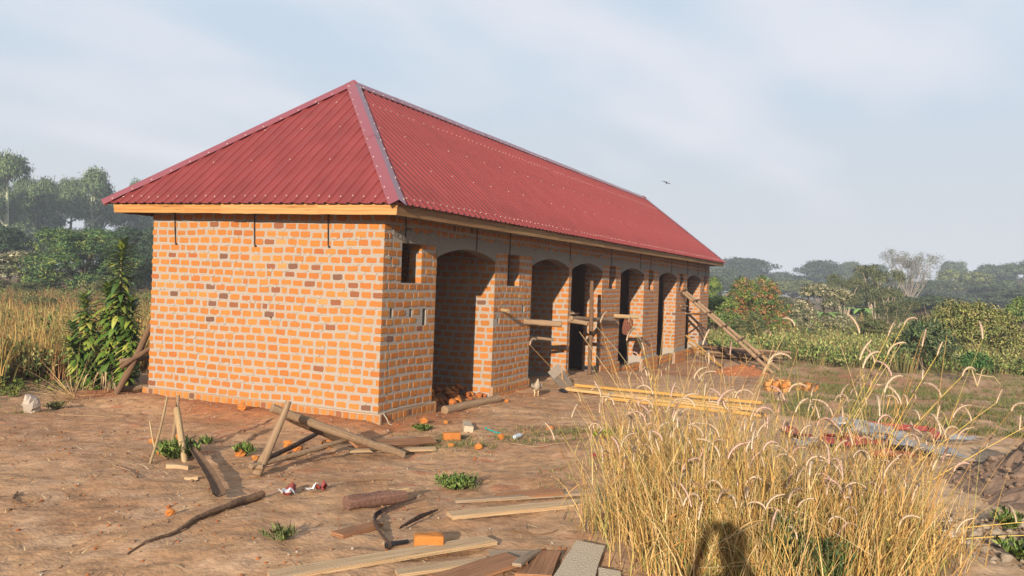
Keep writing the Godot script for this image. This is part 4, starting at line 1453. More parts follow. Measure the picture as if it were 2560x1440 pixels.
func limb(mb: MB, a: Vector3, b: Vector3, r0: float, r1: float, sag := 0.1) -> void:
	var p := PackedVector3Array()
	var r := PackedFloat32Array()
	var k := 6
	var side := rnd_dir() * a.distance_to(b) * sag
	for i in k + 1:
		var t := float(i) / k
		p.push_back(a.lerp(b, t) + side * sin(t * PI) + rnd_dir() * r0 * 0.3)
		r.push_back(lerpf(r0, r1, t))
	mb.tube(p, r, 7)

var kinds := {}

func tree_kind(kind: String, n: int) -> void:
	# canonical size: 10 m high, 10 m wide
	var list := []
	for v in n:
		var tr := MB.new()
		var cr := MB.new()
		tr.col = Color(0.125, 0.094, 0.066)
		var blobs := []
		match kind:
			"euc":
				tr.col = Color(0.322, 0.356, 0.229)
				limb(tr, Vector3.ZERO, Vector3(rng.randf_range(-0.6, 0.6), 9.3, 0), 0.45, 0.05, 0.03)
				for i in 16:
					var y := rng.randf_range(2.6, 9.2)
					var a := rng.randf() * TAU
					var sp := 4.2 * (1.0 - pow((y - 2.0) / 9.5, 2.0)) * rng.randf_range(0.5, 1.0)
					var c := Vector3(cos(a) * sp, y, sin(a) * sp)
					limb(tr, Vector3(0, y - 1.2, 0), c, 0.14, 0.03)
					blobs.push_back([c, Vector3(rng.randf_range(0.9, 1.7), rng.randf_range(0.55, 1.05), rng.randf_range(0.9, 1.7))])
				blobs.push_back([Vector3(0, 9.1, 0), Vector3(1.5, 0.9, 1.5)])
				crown(cr, blobs, 1150, 16, 0.7, 0.38, 0.06, [Color(0.087, 0.139, 0.055), Color(0.071, 0.123, 0.050), Color(0.109, 0.154, 0.065), Color(0.126, 0.164, 0.070)], 1.1, 0.3)
			"acacia", "layer":
				limb(tr, Vector3.ZERO, Vector3(0.3, 4.0, 0), 0.42, 0.3)
				if v % 2: tr.col = Color(0.352, 0.328, 0.297)
				for i in 15:
					var y := 2.6 + 6.6 * (i / 15.0) + rng.randf_range(-0.3, 0.3)
					var a := i * 2.4 + rng.randf()
					var sp := rng.randf_range(1.2, 3.8) * (1.0 - 0.88 * pow(i / 15.0, 1.8))
					var c := Vector3(cos(a) * sp, y, sin(a) * sp)
					limb(tr, Vector3(0.2, 3.4, 0), c, 0.2, 0.04)
					blobs.push_back([c, Vector3(rng.randf_range(1.4, 2.2), rng.randf_range(0.6, 0.95), rng.randf_range(1.4, 2.2))])
				crown(cr, blobs, 1100, 16, 0.55, 0.26, 0.08, [Color(0.045, 0.076, 0.040), Color(0.054, 0.090, 0.045), Color(0.040, 0.067, 0.040)], 0.0, 0.2)
			"far", "dome", "yellow", "shrub", "lime":
				var low := 2.6 if kind in ["far", "dome", "yellow"] else 1.0
				limb(tr, Vector3.ZERO, Vector3(0.2, 5.0, 0.1), 0.34, 0.2)
				for i in 13:
					var a := i * 2.4 + rng.randf()
					var y := low + 1.0 + rng.randf() * (8.0 - low)
					var sp := 3.6 * sqrt(maxf(1.0 - pow((y - 4.6) / 5.4, 2.0), 0.05)) * rng.randf_range(0.55, 1.0)
					var c := Vector3(cos(a) * sp, y, sin(a) * sp)
					limb(tr, Vector3(0.1, 2.2, 0), c, 0.16, 0.03)
					blobs.push_back([c, Vector3(rng.randf_range(1.2, 2.0), rng.randf_range(1.0, 1.5), rng.randf_range(1.2, 2.0))])
				var cols := [Color(0.070, 0.112, 0.053), Color(0.087, 0.129, 0.059), Color(0.065, 0.094, 0.053), Color(0.118, 0.135, 0.065)]
				if kind == "yellow": cols = [Color(0.188, 0.205, 0.059), Color(0.159, 0.188, 0.065), Color(0.129, 0.164, 0.065)]
				if kind == "lime": cols = [Color(0.164, 0.235, 0.053), Color(0.118, 0.193, 0.053), Color(0.235, 0.259, 0.059), Color(0.082, 0.135, 0.047)]
				if kind == "shrub": cols = [Color(0.100, 0.135, 0.047), Color(0.141, 0.153, 0.059), Color(0.076, 0.118, 0.047), Color(0.200, 0.164, 0.070)]
				crown(cr, blobs, 1000, 15, 0.6, 0.30, 0.09, cols, 0.1, 0.2)
			"mango", "mangor":
				limb(tr, Vector3.ZERO, Vector3(0.2, 4.0, 0.1), 0.4, 0.3)
				for i in 24:
					var a := i * 2.4 + rng.randf()
					var y := 0.9 + 7.4 * (i / 23.0)
					var sp := 3.7 * sqrt(maxf(1.0 - pow((y - 3.2) / 6.2, 2.0), 0.05)) * rng.randf_range(0.7, 1.0)
					var c := Vector3(cos(a) * sp, y, sin(a) * sp)
					limb(tr, Vector3(0.1, 2.0, 0), c, 0.18, 0.03)
					blobs.push_back([c, Vector3(rng.randf_range(1.3, 1.9), rng.randf_range(1.1, 1.6), rng.randf_range(1.3, 1.9))])
				var cols := [Color(0.069, 0.131, 0.045), Color(0.085, 0.161, 0.053), Color(0.122, 0.200, 0.053), Color(0.061, 0.115, 0.045), Color(0.200, 0.231, 0.061)]
				if kind == "mangor": cols = [Color(0.069, 0.137, 0.040), Color(0.137, 0.219, 0.040), Color(0.206, 0.247, 0.055), Color(0.356, 0.151, 0.069), Color(0.383, 0.178, 0.082), Color(0.062, 0.117, 0.040)]
				crown(cr, blobs, 2000, 15, 0.5, 0.30, 0.055, cols, 0.7, 0.15)
			"white":
				for i in 6:
					limb(tr, Vector3.ZERO, Vector3(cos(i * 1.1) * 2.6, 7.0, sin(i * 1.1) * 2.6), 0.16, 0.04)
				for i in 13:
					var a := i * 2.4 + rng.randf()
					var y := 1.8 + rng.randf() * 6.6
					var sp := rng.randf_range(1.2, 3.8)
					blobs.push_back([Vector3(cos(a) * sp, y, sin(a) * sp), Vector3(rng.randf_range(1.1, 1.9), rng.randf_range(0.9, 1.4), rng.randf_range(1.1, 1.9))])
				crown(cr, blobs, 800, 14, 0.55, 0.27, 0.08, [Color(0.118, 0.129, 0.059), Color(0.087, 0.112, 0.053), Color(0.164, 0.153, 0.076)], 0.0, 0.25)
				crown(cr, blobs, 620, 12, 0.32, 0.19, 0.10, [Color(0.478, 0.432, 0.276), Color(0.423, 0.386, 0.239), Color(0.350, 0.322, 0.184)], 0.0, 0.05)
			"olive":
				tr.col = Color(0.352, 0.282, 0.200)
				for i in 9:
					var a := i * 0.75
					var e := Vector3(cos(a) * rng.randf_range(1.4, 3.8), rng.randf_range(6.5, 9.4), sin(a) * rng.randf_range(1.4, 3.8))
					limb(tr, Vector3(cos(a) * 0.3, 0, sin(a) * 0.3), e, 0.17, 0.04, 0.05)
					blobs.push_back([e, Vector3(1.2, 1.0, 1.2)])
					blobs.push_back([e * Vector3(0.8, 0.65, 0.8), Vector3(1.3, 1.4, 1.3)])
				crown(cr, blobs, 850, 15, 0.6, 0.28, 0.06, [Color(0.118, 0.135, 0.059), Color(0.087, 0.112, 0.053), Color(0.153, 0.153, 0.070)], 0.3, 0.3)
			"sparse":
				tr.col = Color(0.22, 0.19, 0.15)
				for i in 22:
					var a := i * 2.4
					var y0 := rng.randf_range(0.5, 3.0)
					var e := Vector3(cos(a) * rng.randf_range(1.0, 4.4), rng.randf_range(6.0, 10.0), sin(a) * rng.randf_range(1.0, 4.4))
					limb(tr, Vector3(0, y0, 0), e, 0.08, 0.015, 0.07)
					for k in 3:
						var m := Vector3(0, y0, 0).lerp(e, rng.randf_range(0.45, 0.9))
						limb(tr, m, m + (rnd_dir(0.0) + Vector3.UP) * 0.9, 0.05, 0.012, 0.05)
					blobs.push_back([e, Vector3(1.0, 1.1, 1.0)])
				crown(cr, blobs, 420, 14, 0.7, 0.35, 0.035, [Color(0.156, 0.141, 0.086), Color(0.125, 0.121, 0.070)], 0.2, 0.5)
		list.push_back([tr.mesh(), cr.mesh()])
	kinds[kind] = list

func tree(kind: String, x: float, z: float, h: float, w: float, label: String, cat := "tree", group := "") -> void:
	var list: Array = kinds[kind]
	var v: Array = list[rng.randi() % list.size()]
	var called: String = {"euc": "eucalyptus_tree", "acacia": "broad_tree", "layer": "layered_tree", "far": "forest_tree", "dome": "domed_tree", "yellow": "yellow_green_tree", "mango": "mango_tree", "mangor": "mango_tree", "white": "flowering_bush", "olive": "olive_green_tree", "sparse": "bare_feathery_tree", "shrub": "shrub", "lime": "lime_green_bush"}[kind]
	var t := thing(called, label, cat, on(x, z, -0.1), group)
	t.scale = Vector3(w * 0.1, h * 0.1, w * 0.1)
	t.rotation.y = rng.randf() * TAU
	put("trunk", v[0], M.bark, t)
	put("crown", v[1], M.leaf, t)

func trees() -> void:
	for k in [["euc", 4], ["acacia", 2], ["layer", 2], ["far", 4], ["dome", 1], ["yellow", 1], ["mango", 1], ["mangor", 1], ["white", 2], ["olive", 2], ["sparse", 1], ["shrub", 2], ["lime", 1]]:
		tree_kind(k[0], k[1])
	var ge := "eucalyptus row on the left skyline"
	for q in [[72.0, -114.1, 18.4, 11.6, "tallest dark eucalyptus at the left edge of the picture"], [79.2, -130.2, 17.3, 10.0, "eucalyptus just outside the left edge behind the tallest one"], [89.3, -133.9, 17.5, 10.0, "rear eucalyptus right of the left edge one"], [83.0, -120.4, 16.5, 10.5, "drooping eucalyptus with bare white trunk above the flowering bush"], [96.2, -132.5, 18.4, 10.0, "eucalyptus between the drooping one and the tall rounded one"], [92.3, -120.7, 19.3, 12.5, "tall rounded eucalyptus standing above the big mango tree"], [99.8, -127.3, 15.2, 9.3, "lower eucalyptus right of the tall rounded one"], [114.5, -136.2, 20.4, 8.6, "slim eucalyptus whose top shows over the roof corner"], [104.9, -121.5, 17.7, 9.1, "eucalyptus half hidden behind the roof corner"], [87.5, -127.4, 15.5, 10.0, "pale eucalyptus filling the gap left of the mango tree"], [108.5, -130.3, 17.0, 9.5, "eucalyptus beside the slim one at the roof corner"], [75.9, -122.3, 15.5, 10.5, "eucalyptus behind the layered tree at the left edge"]]:
		tree("euc", q[0], q[1], q[2], q[3], q[4], "tree", ge)
	for q in [["far", 64.7, -148.0, 10.8, 15.8, "forest tree outside the left edge behind the flowering bush"], ["far", 26.0, -72.0, 6.0, 9.0, "forest tree further outside the left edge"], ["far", 76.9, -158.5, 12.5, 15.8, "forest tree under the tallest eucalyptus at the left edge"], ["far", 18.0, -66.0, 6.0, 9.0, "forest tree furthest outside the left edge"], ["far", 115.4, -130.5, 9.9, 15.8, "dark forest tree below the tall rounded eucalyptus"], ["layer", 36.9, -61.8, 5.4, 5.6, "layered green tree under the eucalyptus at the left edge"], ["layer", 43.1, -54.5, 6.0, 5.6, "layered green tree between mango and building wall"], ["layer", 43.2, -51.7, 5.9, 4.6, "layered tree touching the left corner of the building"], ["layer", 40.0, -52.0, 4.5, 4.6, "low layered tree right behind the big mango"], ["layer", 38.0, -46.0, 4.0, 4.4, "dark low tree beside the building left corner"], ["mango", 29.1, -42.7, 4.9, 7.3, "big dense dark green mango tree behind the dry grass field"], ["white", 26.6, -46.4, 3.4, 6.2, "bush covered in cream flowers at the left edge"], ["shrub", 28.1, -38.4, 1.3, 2.8, "low shrub at the right foot of the big mango"], ["shrub", 33.1, -42.0, 2.9, 2.6, "shrub right of the big mango behind the glossy plant"], ["shrub", 24.0, -41.0, 1.1, 2.6, "low shrub at the left foot of the big mango"], ["shrub", 12.5, -24.0, 0.9, 1.5, "green weed bush in the dry grass field at the left edge"]]:
		tree(q[0], q[1], q[2], q[3], q[4], q[5], "bush" if q[0] in ["shrub", "white"] else "tree")
	var gf := "hazy trees on the right skyline"
	for q in [["far", 283.6, -47.2, 13.6, 12.8, "hazy tree behind the right eave corner"], ["acacia", 250.5, -32.0, 13.1, 27.1, "broad hazy layered tree nearest the right eave corner"], ["far", 252.1, -18.5, 8.3, 22.2, "low hazy tree right of the broad layered tree"], ["acacia", 252.8, -11.7, 13.2, 21.0, "rounded hazy tree with pale trunk in the middle of the right skyline"], ["far", 270.6, -5.2, 13.1, 16.2, "hazy tree right of the pale trunked one"], ["far", 279.6, 1.6, 13.1, 16.2, "hazy tree behind the olive green multi stemmed tree"], ["far", 253.3, 9.3, 7.6, 20.5, "low hazy tree behind the bare feathery tree"], ["dome", 287.6, 26.5, 14.6, 11.2, "dark domed tree standing over the yellow green canopy"], ["yellow", 208.9, 23.2, 10.4, 16.1, "flat topped yellow green tree below the dark dome"], ["far", 269.4, 34.7, 13.1, 18.8, "hazy tree right of the dark dome"], ["far", 251.2, 39.4, 13.6, 18.8, "hazy tree at the right edge of the skyline"], ["far", 250.5, 47.8, 13.1, 17.9, "hazy tree just past the right edge"], ["far", 199.4, -18.7, 5.4, 17.1, "dark low tree between the mango and the hazy layered tree"], ["yellow", 182.4, -12.0, 5.7, 12.6, "yellowish low canopy right of the reddish mango"], ["far", 200.6, 16.2, 6.9, 17.1, "mid distance tree right of the bare feathery tree"], ["far", 182.1, 27.3, 6.8, 15.4, "mid distance tree under the yellow green canopy"], ["far", 156.4, 21.6, 4.3, 15.4, "near hedge tree above the big mounded bush"], ["far", 146.9, 28.1, 4.8, 12.8, "near hedge tree at the right edge"], ["far", 75.8, 9.2, 2.9, 7.3, "low hedge tree left of the big mounded bush"], ["far", 75.8, 4.6, 3.1, 7.3, "low hedge tree behind the banana plants"], ["far", 164.4, -2.8, 4.5, 13.7, "low hedge tree under the rounded hazy tree"], ["far", 164.4, 41.9, 9.0, 19.3, "forest tree outside the right edge"], ["far", 150.4, 49.8, 9.0, 19.3, "forest tree further outside the right edge"], ["far", 213.4, -34.2, 8.2, 19.3, "forest tree seen just past the far end of the roof"], ["far", 167.9, -26.4, 5.5, 17.1, "low forest tree seen past the far end wall"], ["far", 216.9, -0.1, 7.3, 19.3, "low forest tree behind the blossom topped tree"], ["far", 225.6, 51.5, 10.8, 21.3, "tall forest tree outside the right edge"], ["shrub", 62.0, -2.0, 2.2, 6.0, "scrub between the reddish mango and the white flowering tree"]]:
		tree(q[0], q[1], q[2], q[3], q[4], q[5], "tree", gf)
	for q in [["sparse", 148.3, 10.2, 9.9, 9.8, "bare feathery pale tree on the right skyline", "tree"], ["olive", 62.8, 5.6, 4.9, 5.0, "olive green multi stemmed tree left of the bare feathery one", "tree"], ["white", 52.7, 2.2, 3.9, 4.4, "tree topped with cream blossom above the banana plants", "tree"], ["olive", 58.8, 3.4, 4.0, 3.9, "olive tree squeezed behind the blossom topped tree", "tree"], ["white", 37.6, 2.2, 2.1, 2.0, "cream flowering bush between the mango and the banana", "bush"], ["mangor", 32.4, 0.4, 3.3, 3.4, "round mango tree with reddish new leaves beside the facade end", "tree"], ["lime", 28.2, -0.8, 2.2, 2.9, "lime green bush right against the far end of the building", "bush"], ["lime", 49.7, -5.3, 3.0, 2.2, "tall lime green bush behind the far end of the building", "bush"], ["shrub", 26.4, 0.9, 1.6, 1.8, "shrub between the lime bush and the reddish mango", "bush"], ["olive", 45.8, 6.6, 2.9, 3.3, "olive shrub right of the banana plants", "bush"], ["white", 35.7, 3.8, 1.9, 1.9, "small cream flowering bush behind the pole pile", "bush"], ["shrub", 32.8, 5.7, 1.6, 2.2, "green shrub before the banana plants", "bush"], ["shrub", 40.5, 11.6, 2.3, 3.2, "shrub right of the big mounded bush", "bush"], ["lime", 38.4, 12.6, 2.7, 2.2, "yellow leaved shrub at the right edge", "bush"], ["shrub", 31.5, 10.6, 1.3, 2.6, "low shrub on the right slope of the mounded bush", "bush"], ["shrub", 22.6, 3.1, 0.9, 1.3, "small bush growing between the two pole piles", "bush"], ["shrub", 27.0, 12.0, 1.0, 2.8, "low scrub behind the cassava plant", "bush"], ["shrub", 30.0, 14.5, 1.4, 3.0, "scrub at the right edge behind the cassava plant", "bush"], ["shrub", 30.5, 2.8, 1.1, 2.6, "low green scrub behind the small bush", "bush"]]:
		tree(q[0], q[1], q[2], q[3], q[4], q[5], q[6])
	# the large mounded bush and the dark one before it
	var b := thing("mounded_bush", "largest mounded olive yellow bush in the right field", "bush", on(25.5, 9.0))
	var mb := MB.new()
	var blobs := []
	for i in 26:
		var a := i * 2.4
		var sp := sqrt(i / 26.0)
		blobs.push_back([Vector3(cos(a) * sp * 1.5, 0.25 + 1.55 * (1.0 - sp * sp) + rng.randf_range(-0.1, 0.2), sin(a) * sp * 2.1), Vector3(0.6, 0.5, 0.6) * rng.randf_range(0.8, 1.2)])
	crown(mb, blobs, 2600, 11, 0.17, 0.085, 0.024, [Color(0.20, 0.215, 0.06), Color(0.15, 0.175, 0.05), Color(0.26, 0.25, 0.075), Color(0.23, 0.20, 0.07), Color(0.12, 0.15, 0.045), Color(0.29, 0.25, 0.10)], 0.2, 0.2)
	put("foliage", mb.mesh(), M.leaf, b)
	var st := MB.new()
	st.col = Color(0.219, 0.172, 0.118)
	for i in 22:
		limb(st, Vector3(rng.randf_range(-0.9, 0.9), 0, rng.randf_range(-1.3, 1.3)), Vector3(rng.randf_range(-1.4, 1.4), rng.randf_range(1.0, 2.2), rng.randf_range(-1.9, 1.9)), 0.03, 0.008)
	put("stems", st.mesh(), M.bark, b)
	var d := thing("dark_shrub", "dark long leaved shrub in front of the mounded bush", "bush", on(21.2, 7.35))
	mb = MB.new()
	blobs = []
	for i in 14:
		blobs.push_back([Vector3(rng.randf_range(-0.5, 0.5), rng.randf_range(0.25, 1.25), rng.randf_range(-0.7, 0.7)), Vector3(0.38, 0.34, 0.38)])
	crown(mb, blobs, 380, 9, 0.18, 0.22, 0.025, [Color(0.056, 0.094, 0.038), Color(0.087, 0.125, 0.044), Color(0.150, 0.163, 0.075), Color(0.044, 0.075, 0.035)], 0.0, 0.3)
	put("foliage", mb.mesh(), M.leaf, d)
	st = MB.new()
	st.col = Color(0.156, 0.118, 0.078)
	for i in 9:
		limb(st, Vector3(rng.randf_range(-0.2, 0.2), 0, rng.randf_range(-0.3, 0.3)), Vector3(rng.randf_range(-0.5, 0.5), 1.1, rng.randf_range(-0.7, 0.7)), 0.02, 0.006)
	put("stems", st.mesh(), M.bark, d)
	for q in [[44.5, 4.9, 2.7, "tallest banana plant below the blossom topped tree"], [42.0, 3.0, 2.1, "left banana plant with dry hanging leaves"], [47.5, 6.4, 2.4, "right banana plant with a yellow leaf"], [36.5, 1.6, 1.4, "young banana plant beside the reddish mango"], [70.0, 17.0, 3.2, "distant banana plant at the right edge"]]:
		banana(q[0], q[1], q[2], q[3])
	# cassava
	var ca := thing("cassava_plant", "small cassava plant with green top on bare stems in the right field", "plant", on(17.0, 8.5))
	st = MB.new()
	st.col = Color(0.431, 0.328, 0.188)
	limb(st, Vector3.ZERO, Vector3(0.05, 0.55, -0.18), 0.022, 0.014, 0.03)
	limb(st, Vector3.ZERO, Vector3(0.0, 0.5, 0.12), 0.018, 0.012, 0.03)
	limb(st, Vector3(0.02, 0.36, -0.05), Vector3(0.1, 0.3, 0.42), 0.012, 0.008, 0.05)
	limb(st, Vector3(0.1, 0.3, 0.42), Vector3(0.12, 0.06, 0.62), 0.008, 0.006, 0.05)
	put("stem", st.mesh(), M.bark, ca)
	mb = MB.new()
	crown(mb, [[Vector3(0, 0.72, -0.12), Vector3(0.26, 0.2, 0.3)], [Vector3(0, 0.62, 0.12), Vector3(0.22, 0.14, 0.2)]], 60, 8, 0.09, 0.15, 0.018, [Color(0.055, 0.133, 0.031), Color(0.070, 0.156, 0.040), Color(0.043, 0.102, 0.028)], 0.5, 0.2)
	put("foliage", mb.mesh(), M.leaf, ca)

func banana(x: float, z: float, h: float, label: String) -> void:
	var t := thing("banana_plant", label, "banana plant", on(x, z), "banana plants in the right field")
	var st := MB.new()
	st.col = Color(0.219, 0.188, 0.086)
	limb(st, Vector3.ZERO, Vector3(0.05, h * 0.62, 0), 0.14, 0.08, 0.02)
	put("stem", st.mesh(), M.bark, t)
	for i in 9:
		var mb := MB.new()
		var a := i * 2.4 + rng.randf() * 0.5
		var dry := i > 5
		var out := Vector3(cos(a), 0, sin(a))
		mb.col = Color(0.125, 0.205, 0.055) * rng.randf_range(0.85, 1.3) if not dry else Color(0.282, 0.195, 0.102) * rng.randf_range(0.8, 1.1)
		var a0 := Vector3(0.05, h * 0.6, 0)
		var l := h * rng.randf_range(0.5, 0.68)
		var side := out.cross(Vector3.UP)
		var prev := []
		for k in 11:
			var f := k / 10.0
			var p := a0 + out * l * f * (1.0 if not dry else 0.3) + Vector3.UP * (l * (0.75 * f - 0.85 * f * f) if not dry else -l * f * 0.9)
			var w := 0.15 * h / 2.4 * pow(sin(PI * clampf(f * 0.93 + 0.07, 0, 1)), 0.6) * rng.randf_range(0.75, 1.05)
			var row := [p - side * w - Vector3.UP * w * 0.35, p, p + side * w - Vector3.UP * w * 0.35]
			if k > 0:
				mb.fquad(prev[0], prev[1], row[1], row[0], Vector3.UP + out * 0.1)
				mb.fquad(prev[1], prev[2], row[2], row[1], Vector3.UP + out * 0.1)
			prev = row
		put("leaf", mb.mesh(), M.leaf, t)

# ---------------------------------------------------------------- fields
func tuft(n: int, h: float, spread: float, w: float, cols: Array, lean := 0.35) -> ArrayMesh:
	var mb := MB.new()
	for i in n:
		var a := rng.randf() * TAU
		var o := Vector3(cos(a), 0, sin(a))
		var p := o * rng.randf() * spread
		var hh := h * rng.randf_range(0.5, 1.1)
		var c: Color = cols[rng.randi() % cols.size()]
		mb.col = c * rng.randf_range(0.8, 1.2)
		var tip := p + o * hh * rng.randf_range(0.05, lean) * 1.6 + Vector3.UP * hh * rng.randf_range(0.7, 1.0)
		mb.blade(p, p + o * hh * 0.1 + Vector3.UP * hh * 0.6, tip, w, Vector3(-sin(a + 0.6), 0, cos(a + 0.6)), 3)
	return mb.mesh()

func leafy(n: int, h: float, r: float, ll: float, lw: float, cols: Array) -> ArrayMesh:
	var mb := MB.new()
	mb.col = Color(0.094, 0.094, 0.040)
	for i in maxi(3, n / 8):
		var e := Vector3(rng.randf_range(-r, r), h * rng.randf_range(0.5, 1.0), rng.randf_range(-r, r))
		mb.col = Color(0.109, 0.102, 0.047)
		mb.tube(PackedVector3Array([Vector3.ZERO, e * Vector3(0.6, 0.5, 0.6), e]), PackedFloat32Array([0.006, 0.005, 0.003]), 4, 0.0, null, false)
		for k in 8:
			var f := rng.randf_range(0.25, 1.0)
			var c: Color = cols[rng.randi() % cols.size()]
			mb.col = c * rng.randf_range(0.8, 1.25)
			var d := (rnd_dir(-0.2) + Vector3.UP * 0.4).normalized()
			mb.leaf(e * Vector3(lerpf(0.6, 1.0, f), f, lerpf(0.6, 1.0, f)), d, (rnd_dir() + Vector3.UP).normalized(), ll * rng.randf_range(0.7, 1.3), lw)
	return mb.mesh()

func scatter(called: String, label: String, cat: String, mesh: Mesh, m: Material, spots: Array, s0: float, s1: float) -> void:
	var mm := MultiMesh.new()
	mm.transform_format = MultiMesh.TRANSFORM_3D
	mm.mesh = mesh
	mm.instance_count = spots.size()
	for i in spots.size():
		var p: Vector2 = spots[i]
		var s := rng.randf_range(s0, s1)
		mm.set_instance_transform(i, Transform3D(Basis(Vector3.UP, rng.randf() * TAU) * Basis.from_scale(Vector3(s, s * rng.randf_range(0.8, 1.25), s)), on(p.x, p.y, -0.015)))
	var o := MultiMeshInstance3D.new()
	o.name = numbered(self, called)
	o.multimesh = mm
	o.material_override = m
	add_child(o, true)
	tag(o, label, cat, "", "stuff")

func wedge(n: int, a0: float, a1: float, d0: float, d1: float, keep: Callable) -> Array:
	var out := []
	var tries := 0
	while out.size() < n and tries < n * 12:
		tries += 1
		var a := deg_to_rad(rng.randf_range(a0, a1))
		var d := lerpf(d0, d1, pow(rng.randf(), 1.5))
		var p := Vector2(-9.0 + cos(a) * d, 6.0 - sin(a) * d)
		if p.x > -0.6 and p.x < 23.2 and p.y > -5.0 and p.y < 0.4:
			continue
		if keep.call(p):
			out.push_back(p)
	return out

func fields() -> void:
	var red := [Color(0.204, 0.103, 0.047), Color(0.237, 0.125, 0.053), Color(0.164, 0.087, 0.044), Color(0.158, 0.119, 0.044)]
	var gold := [Color(0.407, 0.266, 0.086), Color(0.344, 0.226, 0.078), Color(0.313, 0.235, 0.094), Color(0.203, 0.180, 0.063)]
	var green := [Color(0.131, 0.209, 0.053), Color(0.169, 0.251, 0.068), Color(0.214, 0.251, 0.076), Color(0.306, 0.267, 0.107)]
	var nl := func(p: Vector2) -> bool: return p.y < -7.0 + fn.get_noise_2d(p.x * 90, 3) * 1.2
	scatter("dry_grass_field", "reddish dry grass covering the field on the left", "grass", tuft(26, 0.56, 0.34, 0.009, red), M.grass, wedge(3600, 40, 64, 16, 75, nl), 0.7, 1.25)
	scatter("golden_grass_field", "golden grass standing in the nearer part of the left field", "grass", tuft(24, 0.75, 0.26, 0.009, gold), M.grass, wedge(800, 41, 64, 14.5, 34, func(p: Vector2) -> bool: return nl.call(p) and fn.get_noise_2d(p.x * 70, p.y * 70) > 0.0), 0.7, 1.3)
	scatter("field_weeds", "green weeds mixed into the left field", "weeds", leafy(72, 0.55, 0.3, 0.075, 0.018, green), M.leaf, wedge(900, 41, 64, 15, 60, func(p: Vector2) -> bool: return nl.call(p) and fn.get_noise_2d(p.x * 60 + 300, p.y * 60) > 0.02), 0.7, 1.4)
	var nr := func(p: Vector2) -> bool: return p.x > 21.0 + fn.get_noise_2d(p.y * 150, 9) * 3.0 + maxf(0.0, 4.0 - p.y) * 0.3
	scatter("weed_field", "green weeds covering the field on the right", "weeds", leafy(80, 0.6, 0.38, 0.09, 0.022, green), M.leaf, wedge(4200, -14, 13, 29, 85, nr), 0.7, 1.35)
	scatter("rough_grass", "brownish rough grass among the weeds on the right", "grass", tuft(24, 0.8, 0.34, 0.012, [Color(0.188, 0.141, 0.059), Color(0.133, 0.125, 0.047), Color(0.250, 0.180, 0.078)]), M.grass, wedge(2200, -14, 13, 28, 80, nr), 0.7, 1.3)
	scatter("short_weeds", "short weeds and straw on the bare ground at the right", "weeds", tuft(12, 0.12, 0.12, 0.006, [Color(0.125, 0.125, 0.040), Color(0.235, 0.180, 0.070), Color(0.086, 0.102, 0.035)], 0.9), M.grass, wedge(3600, -22, 7, 12, 34, func(p: Vector2) -> bool: return p.y > 1.0 and fn.get_noise_2d(p.x * 110, p.y * 110) > -0.08 and p.x > 4.5), 0.6, 1.5)
	scatter("yard_weeds", "thin patchy weeds in a strip across the yard", "weeds", tuft(11, 0.055, 0.10, 0.004, [Color(0.118, 0.125, 0.040), Color(0.259, 0.195, 0.078), Color(0.086, 0.102, 0.035)], 1.2), M.grass, weed_strip(), 0.6, 1.4)
	scatter("wall_foot_weeds", "low weeds along the far left edge of the yard", "weeds", leafy(24, 0.16, 0.12, 0.06, 0.016, [Color(0.109, 0.149, 0.031), Color(0.156, 0.172, 0.040), Color(0.070, 0.102, 0.028)]), M.leaf, wedge(150, 49, 64, 13.5, 17.5, func(p: Vector2) -> bool: return p.y < -5.4 and p.x < -0.7 + 3.0), 0.6, 1.5)

func weed_strip() -> Array:
	var out := []
	for i in 900:
		var t := rng.randf()
		var p := Vector2(lerpf(-0.9, 1.6, t) + rng.randfn() * 0.35, lerpf(0.9, 3.2, t) + rng.randfn() * 0.28)
		if fn.get_noise_2d(p.x * 160, p.y * 160) > -0.05 and p.y > 0.25:
			out.push_back(p)
	for i in 200:
		var p := Vector2(rng.randf_range(-2.6, 2.2), rng.randf_range(2.6, 4.2))
		if fn.get_noise_2d(p.x * 160 + 90, p.y * 160) > 0.15:
			out.push_back(p)
	for i in 120:
		var p := Vector2(rng.randf_range(-2.6, -0.6), rng.randf_range(-5.6, -3.6))
		if fn.get_noise_2d(p.x * 160 + 90, p.y * 160) > 0.05:
			out.push_back(p)
	return out

# ---------------------------------------------------------------- plants near by
func strap_leaf(l: float, w: float, fold: float, droop: float) -> ArrayMesh:
	# a long folded leaf along +x, arching down
	var mb := MB.new()
	var prev := []
	for k in 7:
		var f := k / 6.0
		var hw := w * pow(sin(PI * clampf(0.10 + f * 0.90, 0, 1)), 0.75)
		var p := Vector3(l * f, -droop * l * f * f, 0)
		var row := [p + Vector3(0, hw * fold, -hw), p, p + Vector3(0, hw * fold, hw)]
		if k > 0:
			for s in 2:
				var a: Vector3 = prev[s]
				var n1 := Vector3(droop * f * 2.0, 1, (0.5 - s) * -fold * 1.2).normalized()
				mb.tri(a, prev[s + 1], row[s + 1], n1, n1, n1)
				mb.tri(a, row[s + 1], row[s], n1, n1, n1)
		prev = row
	return mb.mesh()

